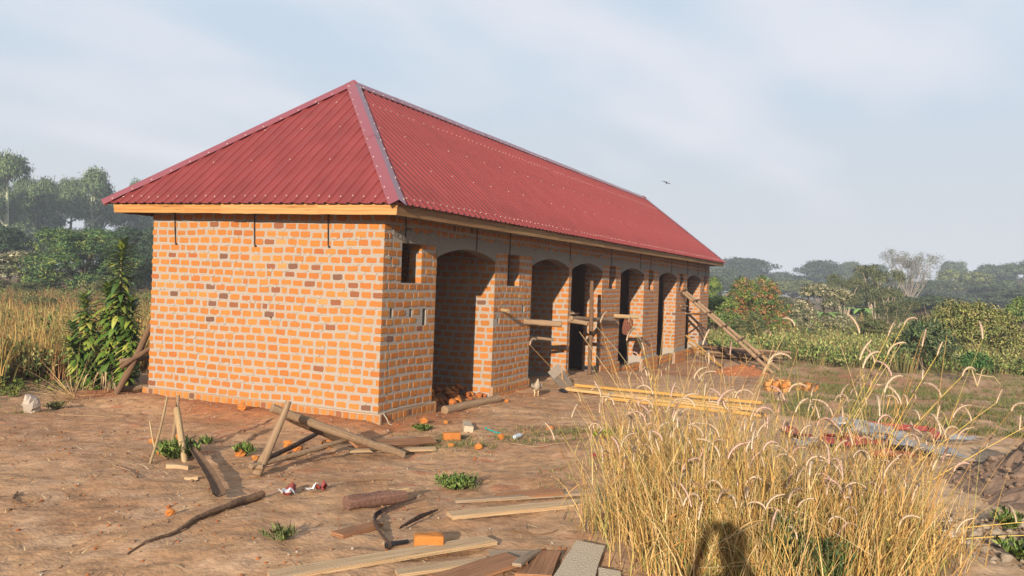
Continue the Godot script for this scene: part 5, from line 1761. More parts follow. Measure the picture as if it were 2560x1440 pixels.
func dracaena() -> void:
	var t := thing("glossy_leaf_plant", "tall glossy strap leaved plant standing left of the building corner", "plant", on(0.2, -5.34))
	var cols := [[0.065, 0.125, 0.022], [0.105, 0.17, 0.028], [0.19, 0.24, 0.042], [0.30, 0.31, 0.065], [0.045, 0.09, 0.018]]
	var mats := []
	for c in cols:
		var m := StandardMaterial3D.new()
		m.albedo_color = lin(c[0], c[1], c[2])
		m.roughness = 0.4
		m.backlight_enabled = true
		m.backlight = Color(0.235, 0.235, 0.235)
		mats.push_back(m)
	var shapes := []
	for i in 5:
		shapes.push_back(strap_leaf(0.19 + 0.02 * i, 0.028 + 0.002 * i, 0.22, 0.05 + 0.11 * i))
	var count := 0
	var rest := MB.new()
	# stem foot, stem head, where its leaves begin, how many, size
	var stems := [[Vector3(0.10, 0, 0.10), Vector3(0.02, 2.36, 0.28), 0.34, 330, 1.2], [Vector3(-0.08, 0, -0.15), Vector3(-0.26, 1.48, -0.20), 0.06, 330, 1.12], [Vector3(0.05, 0, 0.05), Vector3(-0.05, 1.66, 0.05), 0.10, 290, 1.1], [Vector3(-0.05, 0, -0.3), Vector3(-0.22, 1.0, -0.50), 0.05, 240, 1.1], [Vector3(0.15, 0, 0.3), Vector3(0.12, 1.45, 0.40), 0.12, 230, 1.1], [Vector3(0.2, 0, 0.0), Vector3(0.4, 1.35, 0.15), 0.16, 150, 1.0], [Vector3(-0.1, 0, -0.1), Vector3(-0.45, 0.75, -0.25), 0.06, 190, 1.05], [Vector3(0.1, 0, 0.3), Vector3(0.1, 0.95, 0.5), 0.1, 170, 1.0]]
	for s in stems:
		var a: Vector3 = s[0]
		var b: Vector3 = s[1]
		var sm := MB.new()
		sm.col = Color(0.203, 0.195, 0.102)
		limb(sm, a, b, 0.026, 0.013, 0.02)
		var stem := put("stem", sm.mesh(), M.bark, t)
		for i in int(s[3]):
			var f: float = lerpf(s[2], 1.0, pow(i / float(s[3]), 0.95))
			var p := a.lerp(b, f)
			var ang := i * 2.4
			var lift := lerpf(-0.05, 1.2, pow(f, 8.0)) + rng.randf_range(-0.2, 0.2)
			var d := Vector3(cos(ang), lift, sin(ang)).normalized()
			var side := d.cross(Vector3.UP).normalized()
			var up := side.cross(d)
			var q := rng.randf()
			var mi := 0
			if q < 0.32: mi = 1
			elif q < 0.52: mi = 2
			elif q < 0.62: mi = 3
			elif q < 0.78: mi = 4
			var sc: float = s[4] * rng.randf_range(0.75, 1.1) * (1.0 - 0.2 * pow(f, 3.0))
			var tr := Transform3D(Basis(d * sc, up * sc, side * sc), p)
			# the leaves on the near, lit side are pieces of their own
			var face := d.dot(Vector3(-0.85, 0.1, 0.5))
			if count < 300 and (face > 0.35 or f > 0.95):
				count += 1
				put("leaf", shapes[rng.randi() % 5], mats[mi], stem, tr)
			else:
				rest.col = Color(cols[mi][0], cols[mi][1], cols[mi][2])
				add_mesh(rest, shapes[rng.randi() % 5], tr)
	tag(put("leaves", rest.mesh(), mats_leaf(), t), "", "", "", "stuff")
	# dry sheaths at the foot
	var dm := MB.new()
	for i in 60:
		var a := rng.randf() * TAU
		var r := rng.randf_range(0.1, 0.42)
		dm.col = [Color(0.344, 0.226, 0.118), Color(0.235, 0.149, 0.078), Color(0.407, 0.290, 0.164)][i % 3]
		var p := Vector3(cos(a) * r, rng.randf_range(0.05, 0.32), sin(a) * r)
		dm.blade(p, p + Vector3(cos(a) * 0.08, 0.02, sin(a) * 0.08), p + Vector3(cos(a) * 0.14, -p.y, sin(a) * 0.14), 0.016, Vector3(-sin(a), 0, cos(a)))
	tag(put("dry_leaves", dm.mesh(), M.grass, t), "", "", "", "stuff")

func add_mesh(mb: MB, m: ArrayMesh, tr: Transform3D) -> void:
	var arr := m.surface_get_arrays(0)
	var v: PackedVector3Array = arr[Mesh.ARRAY_VERTEX]
	var n: PackedVector3Array = arr[Mesh.ARRAY_NORMAL]
	for i in v.size():
		mb.v.push_back(tr * v[i])
		mb.n.push_back((tr.basis * n[i]).normalized())
		mb.c.push_back(mb.col)

func mats_leaf() -> StandardMaterial3D:
	var m: StandardMaterial3D = M.leaf.duplicate()
	m.roughness = 0.45
	return m

func head_mesh(l: float, curl: float, fuzz: float) -> Array:
	# a bottle-brush seed head: a thin core that arches over, set round with fine hairs
	var mb := MB.new()
	var p := PackedVector3Array()
	var r := PackedFloat32Array()
	var k := 9
	var pos := Vector3.ZERO
	var ang := PI * 0.42
	for i in k + 1:
		p.push_back(pos)
		r.push_back(0.0045 * (1.0 - 0.55 * i / k))
		pos += Vector3(cos(ang), sin(ang), 0) * l / k
		ang -= curl / k
	mb.tube(p, r, 5)
	for i in int(900 * l / 0.16):
		var f := rng.randf()
		var s := f * k
		var i0 := mini(int(s), k - 1)
		var at := p[i0].lerp(p[i0 + 1], s - i0)
		var t := (p[i0 + 1] - p[i0]).normalized()
		var o := rnd_dir()
		o = (o - t * o.dot(t)).normalized()
		var hl := fuzz * (0.55 + 0.6 * sin(PI * clampf(f * 0.9 + 0.1, 0, 1))) * rng.randf_range(0.6, 1.15)
		var d := (o + t * rng.randf_range(0.35, 0.9)).normalized()
		var side := d.cross(rnd_dir()).normalized() * 0.0009
		var nn := (o + rnd_dir() * 0.3).normalized()
		mb.tri(at - side, at + side, at + d * hl, nn, nn, nn)
	return [mb.mesh(), p]

func fountain_grass() -> void:
	var t := thing("fountain_grass", "large stand of tall golden grass with fuzzy seed heads in the right foreground", "grass", on(-2.5, 5.2))
	var o := t.position
	var heads := []
	for i in 7:
		heads.push_back(head_mesh([0.13, 0.16, 0.18, 0.15, 0.17, 0.12, 0.20][i], [1.8, 1.3, 2.3, 0.7, 2.6, 0.25, 1.6][i], 0.0165)[0])
	var right := Vector3(0.41, 0, 0.91)
	var ahead := Vector3(0.91, 0, -0.41)
	var stems := MB.new()
	var blades := MB.new()
	var gold := [Color(0.500, 0.320, 0.102), Color(0.454, 0.282, 0.102), Color(0.563, 0.415, 0.203), Color(0.360, 0.226, 0.086), Color(0.313, 0.273, 0.086), Color(0.422, 0.226, 0.070)]
	var brown := [Color(0.184, 0.184, 0.055), Color(0.138, 0.156, 0.046), Color(0.506, 0.386, 0.202), Color(0.328, 0.195, 0.070), Color(0.391, 0.243, 0.078), Color(0.259, 0.149, 0.059), Color(0.454, 0.305, 0.102), Color(0.203, 0.203, 0.063)]
	# tussocks: where the stems spring from
	var tus := []
	for i in 60:
		var a := rng.randf() * TAU
		var r := sqrt(rng.randf())
		tus.push_back([right * cos(a) * r * 1.14 + ahead * (sin(a) * r * 1.12 - 0.3) - right * 0.10, rng.randf_range(0.76, 1.24)])
	for i in 9:
		tus.push_back([right * rng.randf_range(-0.9, 0.5) + ahead * rng.randf_range(0.8, 2.2), 1.1])
	var n := 0
	for i in 720:
		var tu: Array = tus[i % tus.size()]
		var b: Vector3 = tu[0] + Vector3(rng.randfn(), 0, rng.randfn()) * 0.09
		var g := on(o.x + b.x, o.z + b.z) - o
		b.y = g.y
		var h: float = tu[1] * rng.randf_range(0.35, 1.08)
		if i % 17 == 0: h = rng.randf_range(1.25, 1.65)
		var lean := right * (b.dot(right) * 0.17 + rng.randfn() * 0.24) + ahead * (rng.randfn() * 0.2)
		if i % 23 == 0: lean += right * rng.randf_range(-0.35, 0.5)
		var tip := b + Vector3.UP * h + lean * h
		var mid := b + Vector3.UP * h * 0.55 + lean * h * 0.35
		var p := PackedVector3Array()
		var r := PackedFloat32Array()
		for k in 6:
			var f := k / 5.0
			p.push_back(b.lerp(mid, f).lerp(mid.lerp(tip, f), f))
			r.push_back(lerpf(0.0026, 0.0013, f))
		var c: Color = gold[rng.randi() % gold.size()]
		stems.col = c * rng.randf_range(0.85, 1.15)
		stems.tube(p, r, 4, 0.0, null, false)
		# leaves along the stem
		for k in 3:
			var f := rng.randf_range(0.2, 0.8)
			var at := b.lerp(mid, f).lerp(mid.lerp(tip, f), f)
			var a := rng.randf() * TAU
			var d := Vector3(cos(a), 0, sin(a))
			var l := rng.randf_range(0.16, 0.4)
			blades.col = gold[rng.randi() % gold.size()] * rng.randf_range(0.8, 1.15)
			blades.blade(at, at + d * l * 0.3 + Vector3.UP * l * 0.6, at + d * l * 0.8 + Vector3.UP * l * rng.randf_range(0.2, 0.8), 0.0032, Vector3(-sin(a), 0, cos(a)))
		if i % 17 != 0 and n < 296 and rng.randf() < 0.5 or i % 51 == 0:
			n += 1
			var dir := (p[5] - p[4]).normalized()
			var yaw := rng.randf() * TAU
			var x := Vector3(cos(yaw), 0, sin(yaw))
			var tr := Transform3D(Basis(x, Vector3.UP, x.cross(Vector3.UP)), p[5] - dir * 0.002)
			tr.basis = tr.basis.scaled_local(Vector3.ONE * rng.randf_range(0.75, 1.15))
			put("seed_head", heads[rng.randi() % 7], M.hair if rng.randf() < 0.72 else M.hair_pink, t, tr)
	# blades filling the body of the stand
	for i in 9800:
		var tu: Array = tus[rng.randi() % tus.size()]
		var b: Vector3 = tu[0] + Vector3(rng.randfn(), 0, rng.randfn()) * 0.16
		b.y = hgt(o.x + b.x, o.z + b.z) - o.y
		var h: float = tu[1] * lerpf(0.12, 0.85, pow(rng.randf(), 1.7))
		var a := rng.randf() * TAU
		var d := (Vector3(cos(a), 0, sin(a)) + right * b.dot(right) * 0.4).normalized()
		var sp := rng.randf_range(0.1, 0.95)
		blades.col = (gold[rng.randi() % gold.size()] if h > 0.45 else brown[rng.randi() % brown.size()]) * rng.randf_range(0.75, 1.15)
		var tip := b + Vector3.UP * h * rng.randf_range(0.55, 1.0) + d * h * sp
		blades.blade(b, b + Vector3.UP * h * 0.62 + d * h * sp * 0.3, tip, rng.randf_range(0.0022, 0.0052), Vector3(-sin(a + 0.7), 0, cos(a + 0.7)))
	# a few bold straws thrown out to the right
	for q in [[0.75, 0.2, 1.25, 1.05], [0.8, 0.1, 1.5, 1.0], [0.7, 0.3, 1.05, 1.25], [0.6, -0.3, 1.9, 0.25], [0.7, -0.35, 2.0, 0.18], [0.5, 0.4, 0.75, 1.65], [0.6, 0.6, 0.6, 1.55], [-0.6, 0.3, -0.3, 1.35], [0.9, 0.5, 0.7, 1.4]]:
		var b: Vector3 = right * q[0] + ahead * q[1]
		b.y = hgt(o.x + b.x, o.z + b.z) - o.y
		var tip: Vector3 = b + right * q[2] + Vector3.UP * q[3] + ahead * rng.randf_range(-0.1, 0.1)
		var mid := b.lerp(tip, 0.5) + Vector3.UP * 0.08
		var p := PackedVector3Array()
		var r := PackedFloat32Array()
		for k in 7:
			var f := k / 6.0
			p.push_back(b.lerp(mid, f).lerp(mid.lerp(tip, f), f))
			r.push_back(lerpf(0.0055, 0.002, f))
		stems.col = Color(0.516, 0.360, 0.094)
		stems.tube(p, r, 5, 0.0, null, false)
		for k in 3:
			var dirp := (p[6] - p[5]).normalized()
			var yaw := rng.randf() * TAU
			put("seed_head", heads[rng.randi() % 7], M.hair, t, Transform3D(Basis(Vector3.UP, yaw), p[6 - k] - dirp * 0.002))
	for i in 260:
		var tu: Array = tus[rng.randi() % tus.size()]
		var b: Vector3 = tu[0] + Vector3(rng.randfn(), 0, rng.randfn()) * 0.14
		b.y = hgt(o.x + b.x, o.z + b.z) - o.y
		var a := rng.randf() * TAU
		var kink := b + Vector3(cos(a) * 0.12, rng.randf_range(0.15, 0.55), sin(a) * 0.12)
		var e := kink + Vector3(cos(a + rng.randfn()), rng.randf_range(-0.5, 0.15), sin(a + rng.randfn())) * rng.randf_range(0.15, 0.45)
		stems.col = brown[rng.randi() % brown.size()] * rng.randf_range(0.8, 1.2)
		stems.tube(PackedVector3Array([b, kink, e]), PackedFloat32Array([0.0026, 0.0022, 0.0014]), 4, 0.0, null, false)
		blades.col = gold[rng.randi() % gold.size()] * rng.randf_range(0.7, 1.1)
		blades.blade(kink, kink.lerp(e, 0.5) + Vector3.UP * 0.1, e + Vector3(0, -0.12, 0), rng.randf_range(0.004, 0.0075), Vector3(-sin(a), 0.3, cos(a)))
	tag(put("stems", stems.mesh(), M.grass, t), "", "", "", "stuff")
	tag(put("blades", blades.mesh(), M.grass, t), "", "", "", "stuff")

func weed(at: Vector3, h: float, r: float, n: int, ll: float, lw: float, cols: Array, label: String, group := "") -> void:
	var t := thing("green_weed", label, "weed", at, group)
	var st := MB.new()
	st.col = Color(0.125, 0.141, 0.055)
	var mb := MB.new()
	for i in n:
		var a := rng.randf() * TAU
		var rr := sqrt(rng.randf()) * r
		var e := Vector3(cos(a) * rr, h * rng.randf_range(0.55, 1.0) * (1.0 - 0.4 * rr / r), sin(a) * rr)
		var b := e * Vector3(0.35, 0, 0.35)
		st.tube(PackedVector3Array([b, b.lerp(e, 0.5) + Vector3.UP * 0.02, e]), PackedFloat32Array([0.005, 0.004, 0.002]), 4, 0.0, null, false)
		for k in 9:
			var f := rng.randf_range(0.2, 1.0)
			mb.col = cols[rng.randi() % cols.size()] * rng.randf_range(0.8, 1.2)
			var d := (rnd_dir(-0.1) + Vector3.UP * 0.5).normalized()
			mb.leaf(b.lerp(e, f), d, (rnd_dir() * 0.7 + Vector3.UP).normalized(), ll * rng.randf_range(0.6, 1.2), lw)
	put("stems", st.mesh(), M.grass, t)
	tag(put("leaves", mb.mesh(), M.leaf, t), "", "", "", "stuff")

func small_plants() -> void:
	var g := [Color(0.133, 0.203, 0.043), Color(0.172, 0.243, 0.055), Color(0.102, 0.164, 0.035), Color(0.219, 0.259, 0.078)]
	weed(on(-2.95, -0.45), 0.20, 0.24, 70, 0.085, 0.011, g, "green weed growing between the stakes")
	weed(on(-2.52, 0.02), 0.12, 0.12, 22, 0.075, 0.012, g, "small dark weed right of the staked weed")
	weed(on(-2.45, 2.48), 0.15, 0.21, 75, 0.05, 0.012, g, "round green weed alone on the sand in the middle foreground")
	weed(on(-2.35, 2.60), 0.28, 0.12, 10, 0.03, 0.006, [Color(0.156, 0.164, 0.063)], "wispy stalks rising behind the round green weed")
	weed(on(0.72, 2.87), 0.12, 0.13, 34, 0.06, 0.022, [Color(0.219, 0.328, 0.023), Color(0.282, 0.375, 0.040), Color(0.172, 0.266, 0.023)], "bright lime green seedling near the tall grass")
	weed(on(-3.72, 5.52), 0.60, 0.17, 90, 0.075, 0.006, [Color(0.078, 0.133, 0.055), Color(0.102, 0.156, 0.063), Color(0.156, 0.188, 0.055)], "feathery grey green herb at the foot of the tall grass")
	weed(on(-3.62, 5.78), 0.42, 0.17, 70, 0.07, 0.006, [Color(0.078, 0.141, 0.055), Color(0.125, 0.172, 0.047)], "second feathery herb right of the first in the tall grass")
	weed(on(-3.0, 4.45), 0.34, 0.13, 24, 0.10, 0.012, [Color(0.094, 0.141, 0.040), Color(0.172, 0.188, 0.055)], "green shoots at the left foot of the tall grass")
	weed(on(-1.36, 7.02), 0.17, 0.12, 26, 0.07, 0.011, g, "green weed among the rubble at the right edge")
	weed(on(-2.2, 7.05), 0.14, 0.2, 34, 0.07, 0.014, g, "low weeds at the lower right corner")
	weed(on(-2.42, -5.15), 0.10, 0.12, 14, 0.06, 0.02, [Color(0.141, 0.203, 0.040)], "small bright weed at the far left edge")
	weed(on(-1.6, -4.1), 0.10, 0.14, 18, 0.07, 0.008, [Color(0.156, 0.172, 0.055), Color(0.219, 0.203, 0.070)], "tuft beside the white rock")
	weed(on(-2.1, -0.9), 0.08, 0.11, 16, 0.06, 0.008, g, "small grassy tuft behind the thick post")
	weed(on(-4.62, 2.25), 0.09, 0.12, 16, 0.07, 0.006, [Color(0.156, 0.188, 0.055), Color(0.109, 0.133, 0.040)], "weed tuft in trampled straw in the bottom foreground")
	weed(on(0.1, 0.62), 0.08, 0.14, 18, 0.06, 0.014, g, "low weed by the trestle boards")
	var gold := [Color(0.469, 0.313, 0.094), Color(0.407, 0.266, 0.086), Color(0.516, 0.360, 0.125)]
	var n := 0
	for q in [[1.3, -7.7, "golden grass clump at the edge of the left field beside the glossy plant"], [0.6, -7.5, "golden grass clump left of the one beside the glossy plant"], [2.3, -8.6, "golden grass clump set back between the other two"]]:
		tag(put("grass_clump", tuft(90, 0.85, 0.28, 0.008, gold, 0.5), M.grass, null, Transform3D(Basis(), on(q[0], q[1]))), q[2], "grass clump", "golden clumps at the field edge")
	tag(put("straw_heap", tuft(70, 0.3, 0.26, 0.006, [Color(0.328, 0.226, 0.102), Color(0.235, 0.156, 0.078)], 2.6), M.grass, null, Transform3D(Basis(Vector3(0.3, 0.2, 0.9).normalized(), 0.9), on(-0.95, -4.55, 0.06))), "matted dry grass lying behind the white rock", "straw")

# ---------------------------------------------------------------- litter on the earth
func litter() -> void:
	var st := MB.new()
	var cols := [Color(0.431, 0.297, 0.133), Color(0.328, 0.219, 0.102), Color(0.156, 0.102, 0.063), Color(0.102, 0.070, 0.047), Color(0.485, 0.375, 0.219), Color(0.195, 0.118, 0.070)]
	for i in 9000:
		var p := Vector2(rng.randf_range(-6.2, 4.0), rng.randf_range(-5.6, 5.2))
		if i % 4 == 0:
			p = Vector2(rng.randf_range(-1.0, 16.0), rng.randf_range(0.3, 10.0))
		if p.x > -0.05 and p.y < 0.08: continue
		var near := fn.get_noise_2d(p.x * 120 + 20, p.y * 120)
		if near < -0.02 and rng.randf() < 0.8: continue
		var a := rng.randf() * TAU
		var l := rng.randf_range(0.025, 0.13) * (2.4 if rng.randf() < 0.06 else 1.0)
		var d := Vector3(cos(a), 0, sin(a)) * l
		st.col = cols[rng.randi() % cols.size()] * rng.randf_range(0.8, 1.15)
		var q := on(p.x, p.y, 0.012)
		var e := on(p.x + d.x, p.y + d.z, 0.010 + rng.randf() * 0.02)
		st.blade(q, (q + e) * 0.5 + Vector3.UP * rng.randf_range(0.002, 0.02), e, rng.randf_range(0.0018, 0.006), Vector3(-sin(a), 0.2, cos(a)), 3)
	tag(put("straw_litter", st.mesh(), M.grass), "scattered straw, twigs and bark shreds on the yard", "litter", "", "stuff")
	var cr := MB.new()
	for i in 6500:
		var p := Vector2(rng.randf_range(-6.2, 4.0), rng.randf_range(-5.0, 5.2))
		if p.x > -0.05 and p.y < 0.1: continue
		var near := ss(1.2, 0.1, Vector2(maxf(-p.x, 0.0), maxf(p.y, 0.0)).length())
		if near < rng.randf() * 0.8 and fn.get_noise_2d(p.x * 150, p.y * 150 + 70) < 0.06: continue
		var r := rng.randf_range(0.0035, 0.014) * (1.8 if rng.randf() < 0.07 else 1.0)
		cr.col = [Color(0.282, 0.180, 0.118), Color(0.203, 0.125, 0.078), Color(0.360, 0.133, 0.047), Color(0.391, 0.328, 0.259), Color(0.313, 0.109, 0.043)][rng.randi() % 5]
		cr.rock(on(p.x, p.y, r * 0.3), Vector3(r * 1.2, r * 0.75, r), rng, 3, 5, 0.2)
	for i in 420:
		var p := Vector2(rng.randf_range(-2.5, -1.0), rng.randf_range(6.2, 7.8))
		var r := rng.randf_range(0.01, 0.035)
		cr.col = [Color(0.235, 0.164, 0.109), Color(0.188, 0.129, 0.086), Color(0.328, 0.266, 0.195)][rng.randi() % 3]
		cr.rock(on(p.x, p.y, r * 0.3), Vector3(r * 1.2, r * 0.75, r), rng, 4, 6, 0.2)
	tag(put("pebbles", cr.mesh(), M.clod), "pebbles, clods and brick crumbs lying on the earth", "pebbles", "", "stuff")
	var sw := MB.new()
	for i in 1900:
		var p := Vector2(rng.randf_range(3.5, 19.0), rng.randf_range(4.0, 12.0))
		if fn.get_noise_2d(p.x * 60, p.y * 200) < 0.02: continue
		var a := rng.randf_range(1.0, 2.0)
		var d := Vector3(cos(a), 0, sin(a)) * rng.randf_range(0.1, 0.5)
		sw.col = cols[[0, 4, 1, 4][i % 4]] * 1.1
		var q := on(p.x, p.y, 0.008)
		var e := on(p.x + d.x, p.y + d.z, 0.03)
		sw.blade(q, (q + e) * 0.5 + Vector3.UP * 0.03, e, 0.006, Vector3(-sin(a), 0.3, cos(a)), 3)
	tag(put("dry_stalks", sw.mesh(), M.grass), "dry stalks strewn over the bare ground on the right", "litter", "", "stuff")
	var tl := [["curling pale root on the earth before the battens", [4.9, 2.3, 4.6, 2.5, 4.55, 2.75, 4.3, 2.9], 0.011], ["crooked twig in front of the brick lumps", [0.2, 1.75, -0.25, 2.05, -0.3, 2.35, 0.05, 2.75], 0.009], ["grey forked twig left of the lime seedling", [1.3, 2.35, 1.05, 2.6, 1.0, 2.85], 0.013], ["dark twig left of the round green weed", [-2.9, 1.6, -2.75, 1.72, -2.6, 1.95], 0.007], ["short dark twig at the left edge of the yard", [-4.75, -0.3, -4.9, -0.15, -4.95, 0.05], 0.009], ["thin root running left of the bark slab", [-3.6, -0.6, -3.75, -0.2, -3.95, 0.1], 0.006], ["twig right of the crumpled packaging", [-2.9, 2.05, -2.75, 2.3], 0.008], ["thin dark twig beside the pile of offcuts", [-3.5, 3.5, -3.45, 3.75, -3.3, 3.85], 0.006], ["twig by the white rock", [-1.9, -3.6, -1.7, -3.3, -1.6, -2.9], 0.008], ["stout dark twig before the end wall footing", [-0.45, -1.2, -0.4, -0.95, -0.3, -0.7], 0.016]]
	for q in tl:
		var path := []
		var rad := []
		for k in int(q[1].size() / 2.0):
			path.push_back(Vector2(q[1][k * 2], q[1][k * 2 + 1]))
			rad.push_back(q[2] * (1.0 - 0.5 * k / (q[1].size() / 2.0)))
		trail("twig", path, rad, M.pole_brown if q[0].contains("dark") else M.pole_wood, q[0], "twig")
	# a cord dangling round the near corner
	var cm := MB.new()
	cm.tube(PackedVector3Array([Vector3(-0.05, 0.155, -0.9), Vector3(-0.045, 0.15, -0.3), Vector3(-0.04, 0.155, 0.035), Vector3(0.1, 0.18, 0.05), Vector3(0.5, 0.20, 0.055), Vector3(1.1, 0.19, 0.055)]), PackedFloat32Array([0.006, 0.006, 0.006, 0.006, 0.006, 0.006]), 5)
	cm.tube(PackedVector3Array([Vector3(0.06, 0.165, 0.05), Vector3(0.10, 0.10, 0.075), Vector3(0.12, 0.03, 0.10), Vector3(0.17, 0.005, 0.13)]), PackedFloat32Array([0.009, 0.009, 0.008, 0.008]), 5)
	tag(put("builders_line", cm.mesh(), M.rope), "pale builder's line tied round the foot of the near corner", "cord")

# ---------------------------------------------------------------- animals
func loft(mb: MB, sec: Array, sides: int) -> void:
	# sec: [centre, radius across, radius up], joined smoothly
	var rings := []
	for i in sec.size():
		var t: Vector3 = (sec[mini(i + 1, sec.size() - 1)][0] - sec[maxi(i - 1, 0)][0]).normalized()
		var side := t.cross(Vector3.UP)
		side = side.normalized() if side.length() > 0.05 else Vector3(0, 0, 1)
		var up := side.cross(t).normalized()
		var ring := PackedVector3Array()
		for k in sides:
			var a := TAU * k / sides
			ring.push_back(sec[i][0] + side * cos(a) * sec[i][1] + up * sin(a) * sec[i][2])
		rings.push_back(ring)
	for i in sec.size() - 1:
		for k in sides:
			var k2 := (k + 1) % sides
			var c0: Vector3 = sec[i][0]
			var c1: Vector3 = sec[i + 1][0]
			var a: Vector3 = rings[i][k]
			var b: Vector3 = rings[i][k2]
			var d: Vector3 = rings[i + 1][k2]
			var e: Vector3 = rings[i + 1][k]
			mb.tri(a, b, d, (a - c0).normalized(), (b - c0).normalized(), (d - c1).normalized())
			mb.tri(a, d, e, (a - c0).normalized(), (d - c1).normalized(), (e - c1).normalized())

func animals() -> void:
	# a cream hen pecking, tail up, seen from behind; +x is the way she faces
	var t := thing("hen", "cream white hen pecking at the earth before the second doorway", "chicken", on(4.02, 0.60))
	t.rotation.y = 0.55
	var white := mat("feather", lin(0.72, 0.62, 0.48), 0.8, noise_tex(0.05, Color(0.680, 0.663, 0.637), Color(0.850, 0.850, 0.850), 44), Vector3.ONE * 9)
	var skin := mat("hen_leg", lin(0.55, 0.38, 0.2), 0.7)
	var mb := MB.new()
	loft(mb, [[Vector3(-0.125, 0.325, 0), 0.004, 0.008], [Vector3(-0.115, 0.30, 0), 0.016, 0.034], [Vector3(-0.095, 0.265, 0), 0.028, 0.045], [Vector3(-0.075, 0.225, 0), 0.052, 0.062], [Vector3(-0.045, 0.19, 0), 0.074, 0.074], [Vector3(0.0, 0.17, 0), 0.082, 0.078], [Vector3(0.045, 0.16, 0), 0.072, 0.068], [Vector3(0.085, 0.15, 0), 0.05, 0.05], [Vector3(0.115, 0.125, 0), 0.033, 0.034], [Vector3(0.135, 0.095, 0), 0.024, 0.024], [Vector3(0.148, 0.068, 0), 0.021, 0.021], [Vector3(0.156, 0.048, 0), 0.02, 0.019], [Vector3(0.164, 0.032, 0), 0.011, 0.011], [Vector3(0.167, 0.026, 0), 0.002, 0.002]], 14)
	put("body", mb.mesh(), white, t)
	for s in [-1.0, 1.0]:
		var w := MB.new()
		loft(w, [[Vector3(0.05, 0.185, s * 0.068), 0.004, 0.02], [Vector3(0.02, 0.185, s * 0.082), 0.010, 0.045], [Vector3(-0.03, 0.18, s * 0.084), 0.010, 0.048], [Vector3(-0.075, 0.175, s * 0.076), 0.007, 0.032], [Vector3(-0.115, 0.172, s * 0.06), 0.002, 0.008]], 8)
		put("wing", w.mesh(), white, t)
		var l := MB.new()
		var x: float = -0.01 + 0.03 * s
		l.tube(PackedVector3Array([Vector3(-0.005, 0.125, s * 0.036), Vector3(x - 0.012, 0.075, s * 0.036), Vector3(x, 0.012, s * 0.036)]), PackedFloat32Array([0.022, 0.009, 0.007]), 7)
		for a in [-0.45, 0.0, 0.45, PI]:
			l.tube(PackedVector3Array([Vector3(x, 0.012, s * 0.036), Vector3(x + cos(a) * 0.02, 0.008, s * 0.036 + sin(a) * 0.02), Vector3(x + cos(a) * 0.042, 0.003, s * 0.036 + sin(a) * 0.042)]), PackedFloat32Array([0.006, 0.005, 0.002]), 5)
		put("leg", l.mesh(), skin, t)
		var e := MB.new()
		e.rock(Vector3(0.153, 0.052, s * 0.0195), Vector3(0.003, 0.003, 0.002), rng, 4, 6, 0.0, true)
		put("eye", e.mesh(), M.black_plastic, t)
	var bk := MB.new()
	bk.tube(PackedVector3Array([Vector3(0.160, 0.034, 0), Vector3(0.170, 0.022, 0), Vector3(0.174, 0.008, 0)]), PackedFloat32Array([0.007, 0.005, 0.001]), 6)
	put("beak", bk.mesh(), skin, t)
	var co := MB.new()
	for k in 4:
		co.rock(Vector3(0.168 - 0.0 * k, 0.066 - 0.01 * k + 0.006, 0), Vector3(0.009, 0.008, 0.003), rng, 4, 6, 0.05, true)
	put("comb", co.mesh(), M.red_sheet, t)
	# two dark birds in the air
	for q in [[Vector3(48.6, 9.46, -8.3), 0.35, 0.2, 1.0, "small dark bird gliding above the right end of the roof"], [Vector3(24.5, 15.95, -20.2), 0.5, 1.1, 0.9, "dark bird cut off by the top edge of the sky"]]:
		var b := thing("flying_bird", q[4], "bird", q[0], "dark birds in the sky")
		b.rotation = Vector3(0.35, q[1] - 0.3, -0.35)
		b.scale = Vector3.ONE * q[3]
		var bm := MB.new()
		loft(bm, [[Vector3(-0.22, 0, 0), 0.045, 0.004], [Vector3(-0.12, 0, 0), 0.03, 0.014], [Vector3(-0.04, 0, 0), 0.042, 0.036], [Vector3(0.05, 0.0, 0), 0.045, 0.042], [Vector3(0.12, 0.01, 0), 0.03, 0.03], [Vector3(0.16, 0.014, 0), 0.026, 0.026], [Vector3(0.185, 0.01, 0), 0.012, 0.012], [Vector3(0.22, 0.004, 0), 0.002, 0.002]], 10)
		put("body", bm.mesh(), M.black_plastic, b)
		for s in [-1.0, 1.0]:
			var w := MB.new()
			loft(w, [[Vector3(0.03, 0.015, s * 0.03), 0.075, 0.012], [Vector3(0.04, 0.05, s * 0.12), 0.075, 0.010], [Vector3(0.02, 0.045, s * 0.22), 0.06, 0.007], [Vector3(-0.03, 0.01, s * 0.31), 0.04, 0.005], [Vector3(-0.09, -0.03, s * 0.38), 0.008, 0.002]], 8)
			put("wing", w.mesh(), M.black_plastic, b)

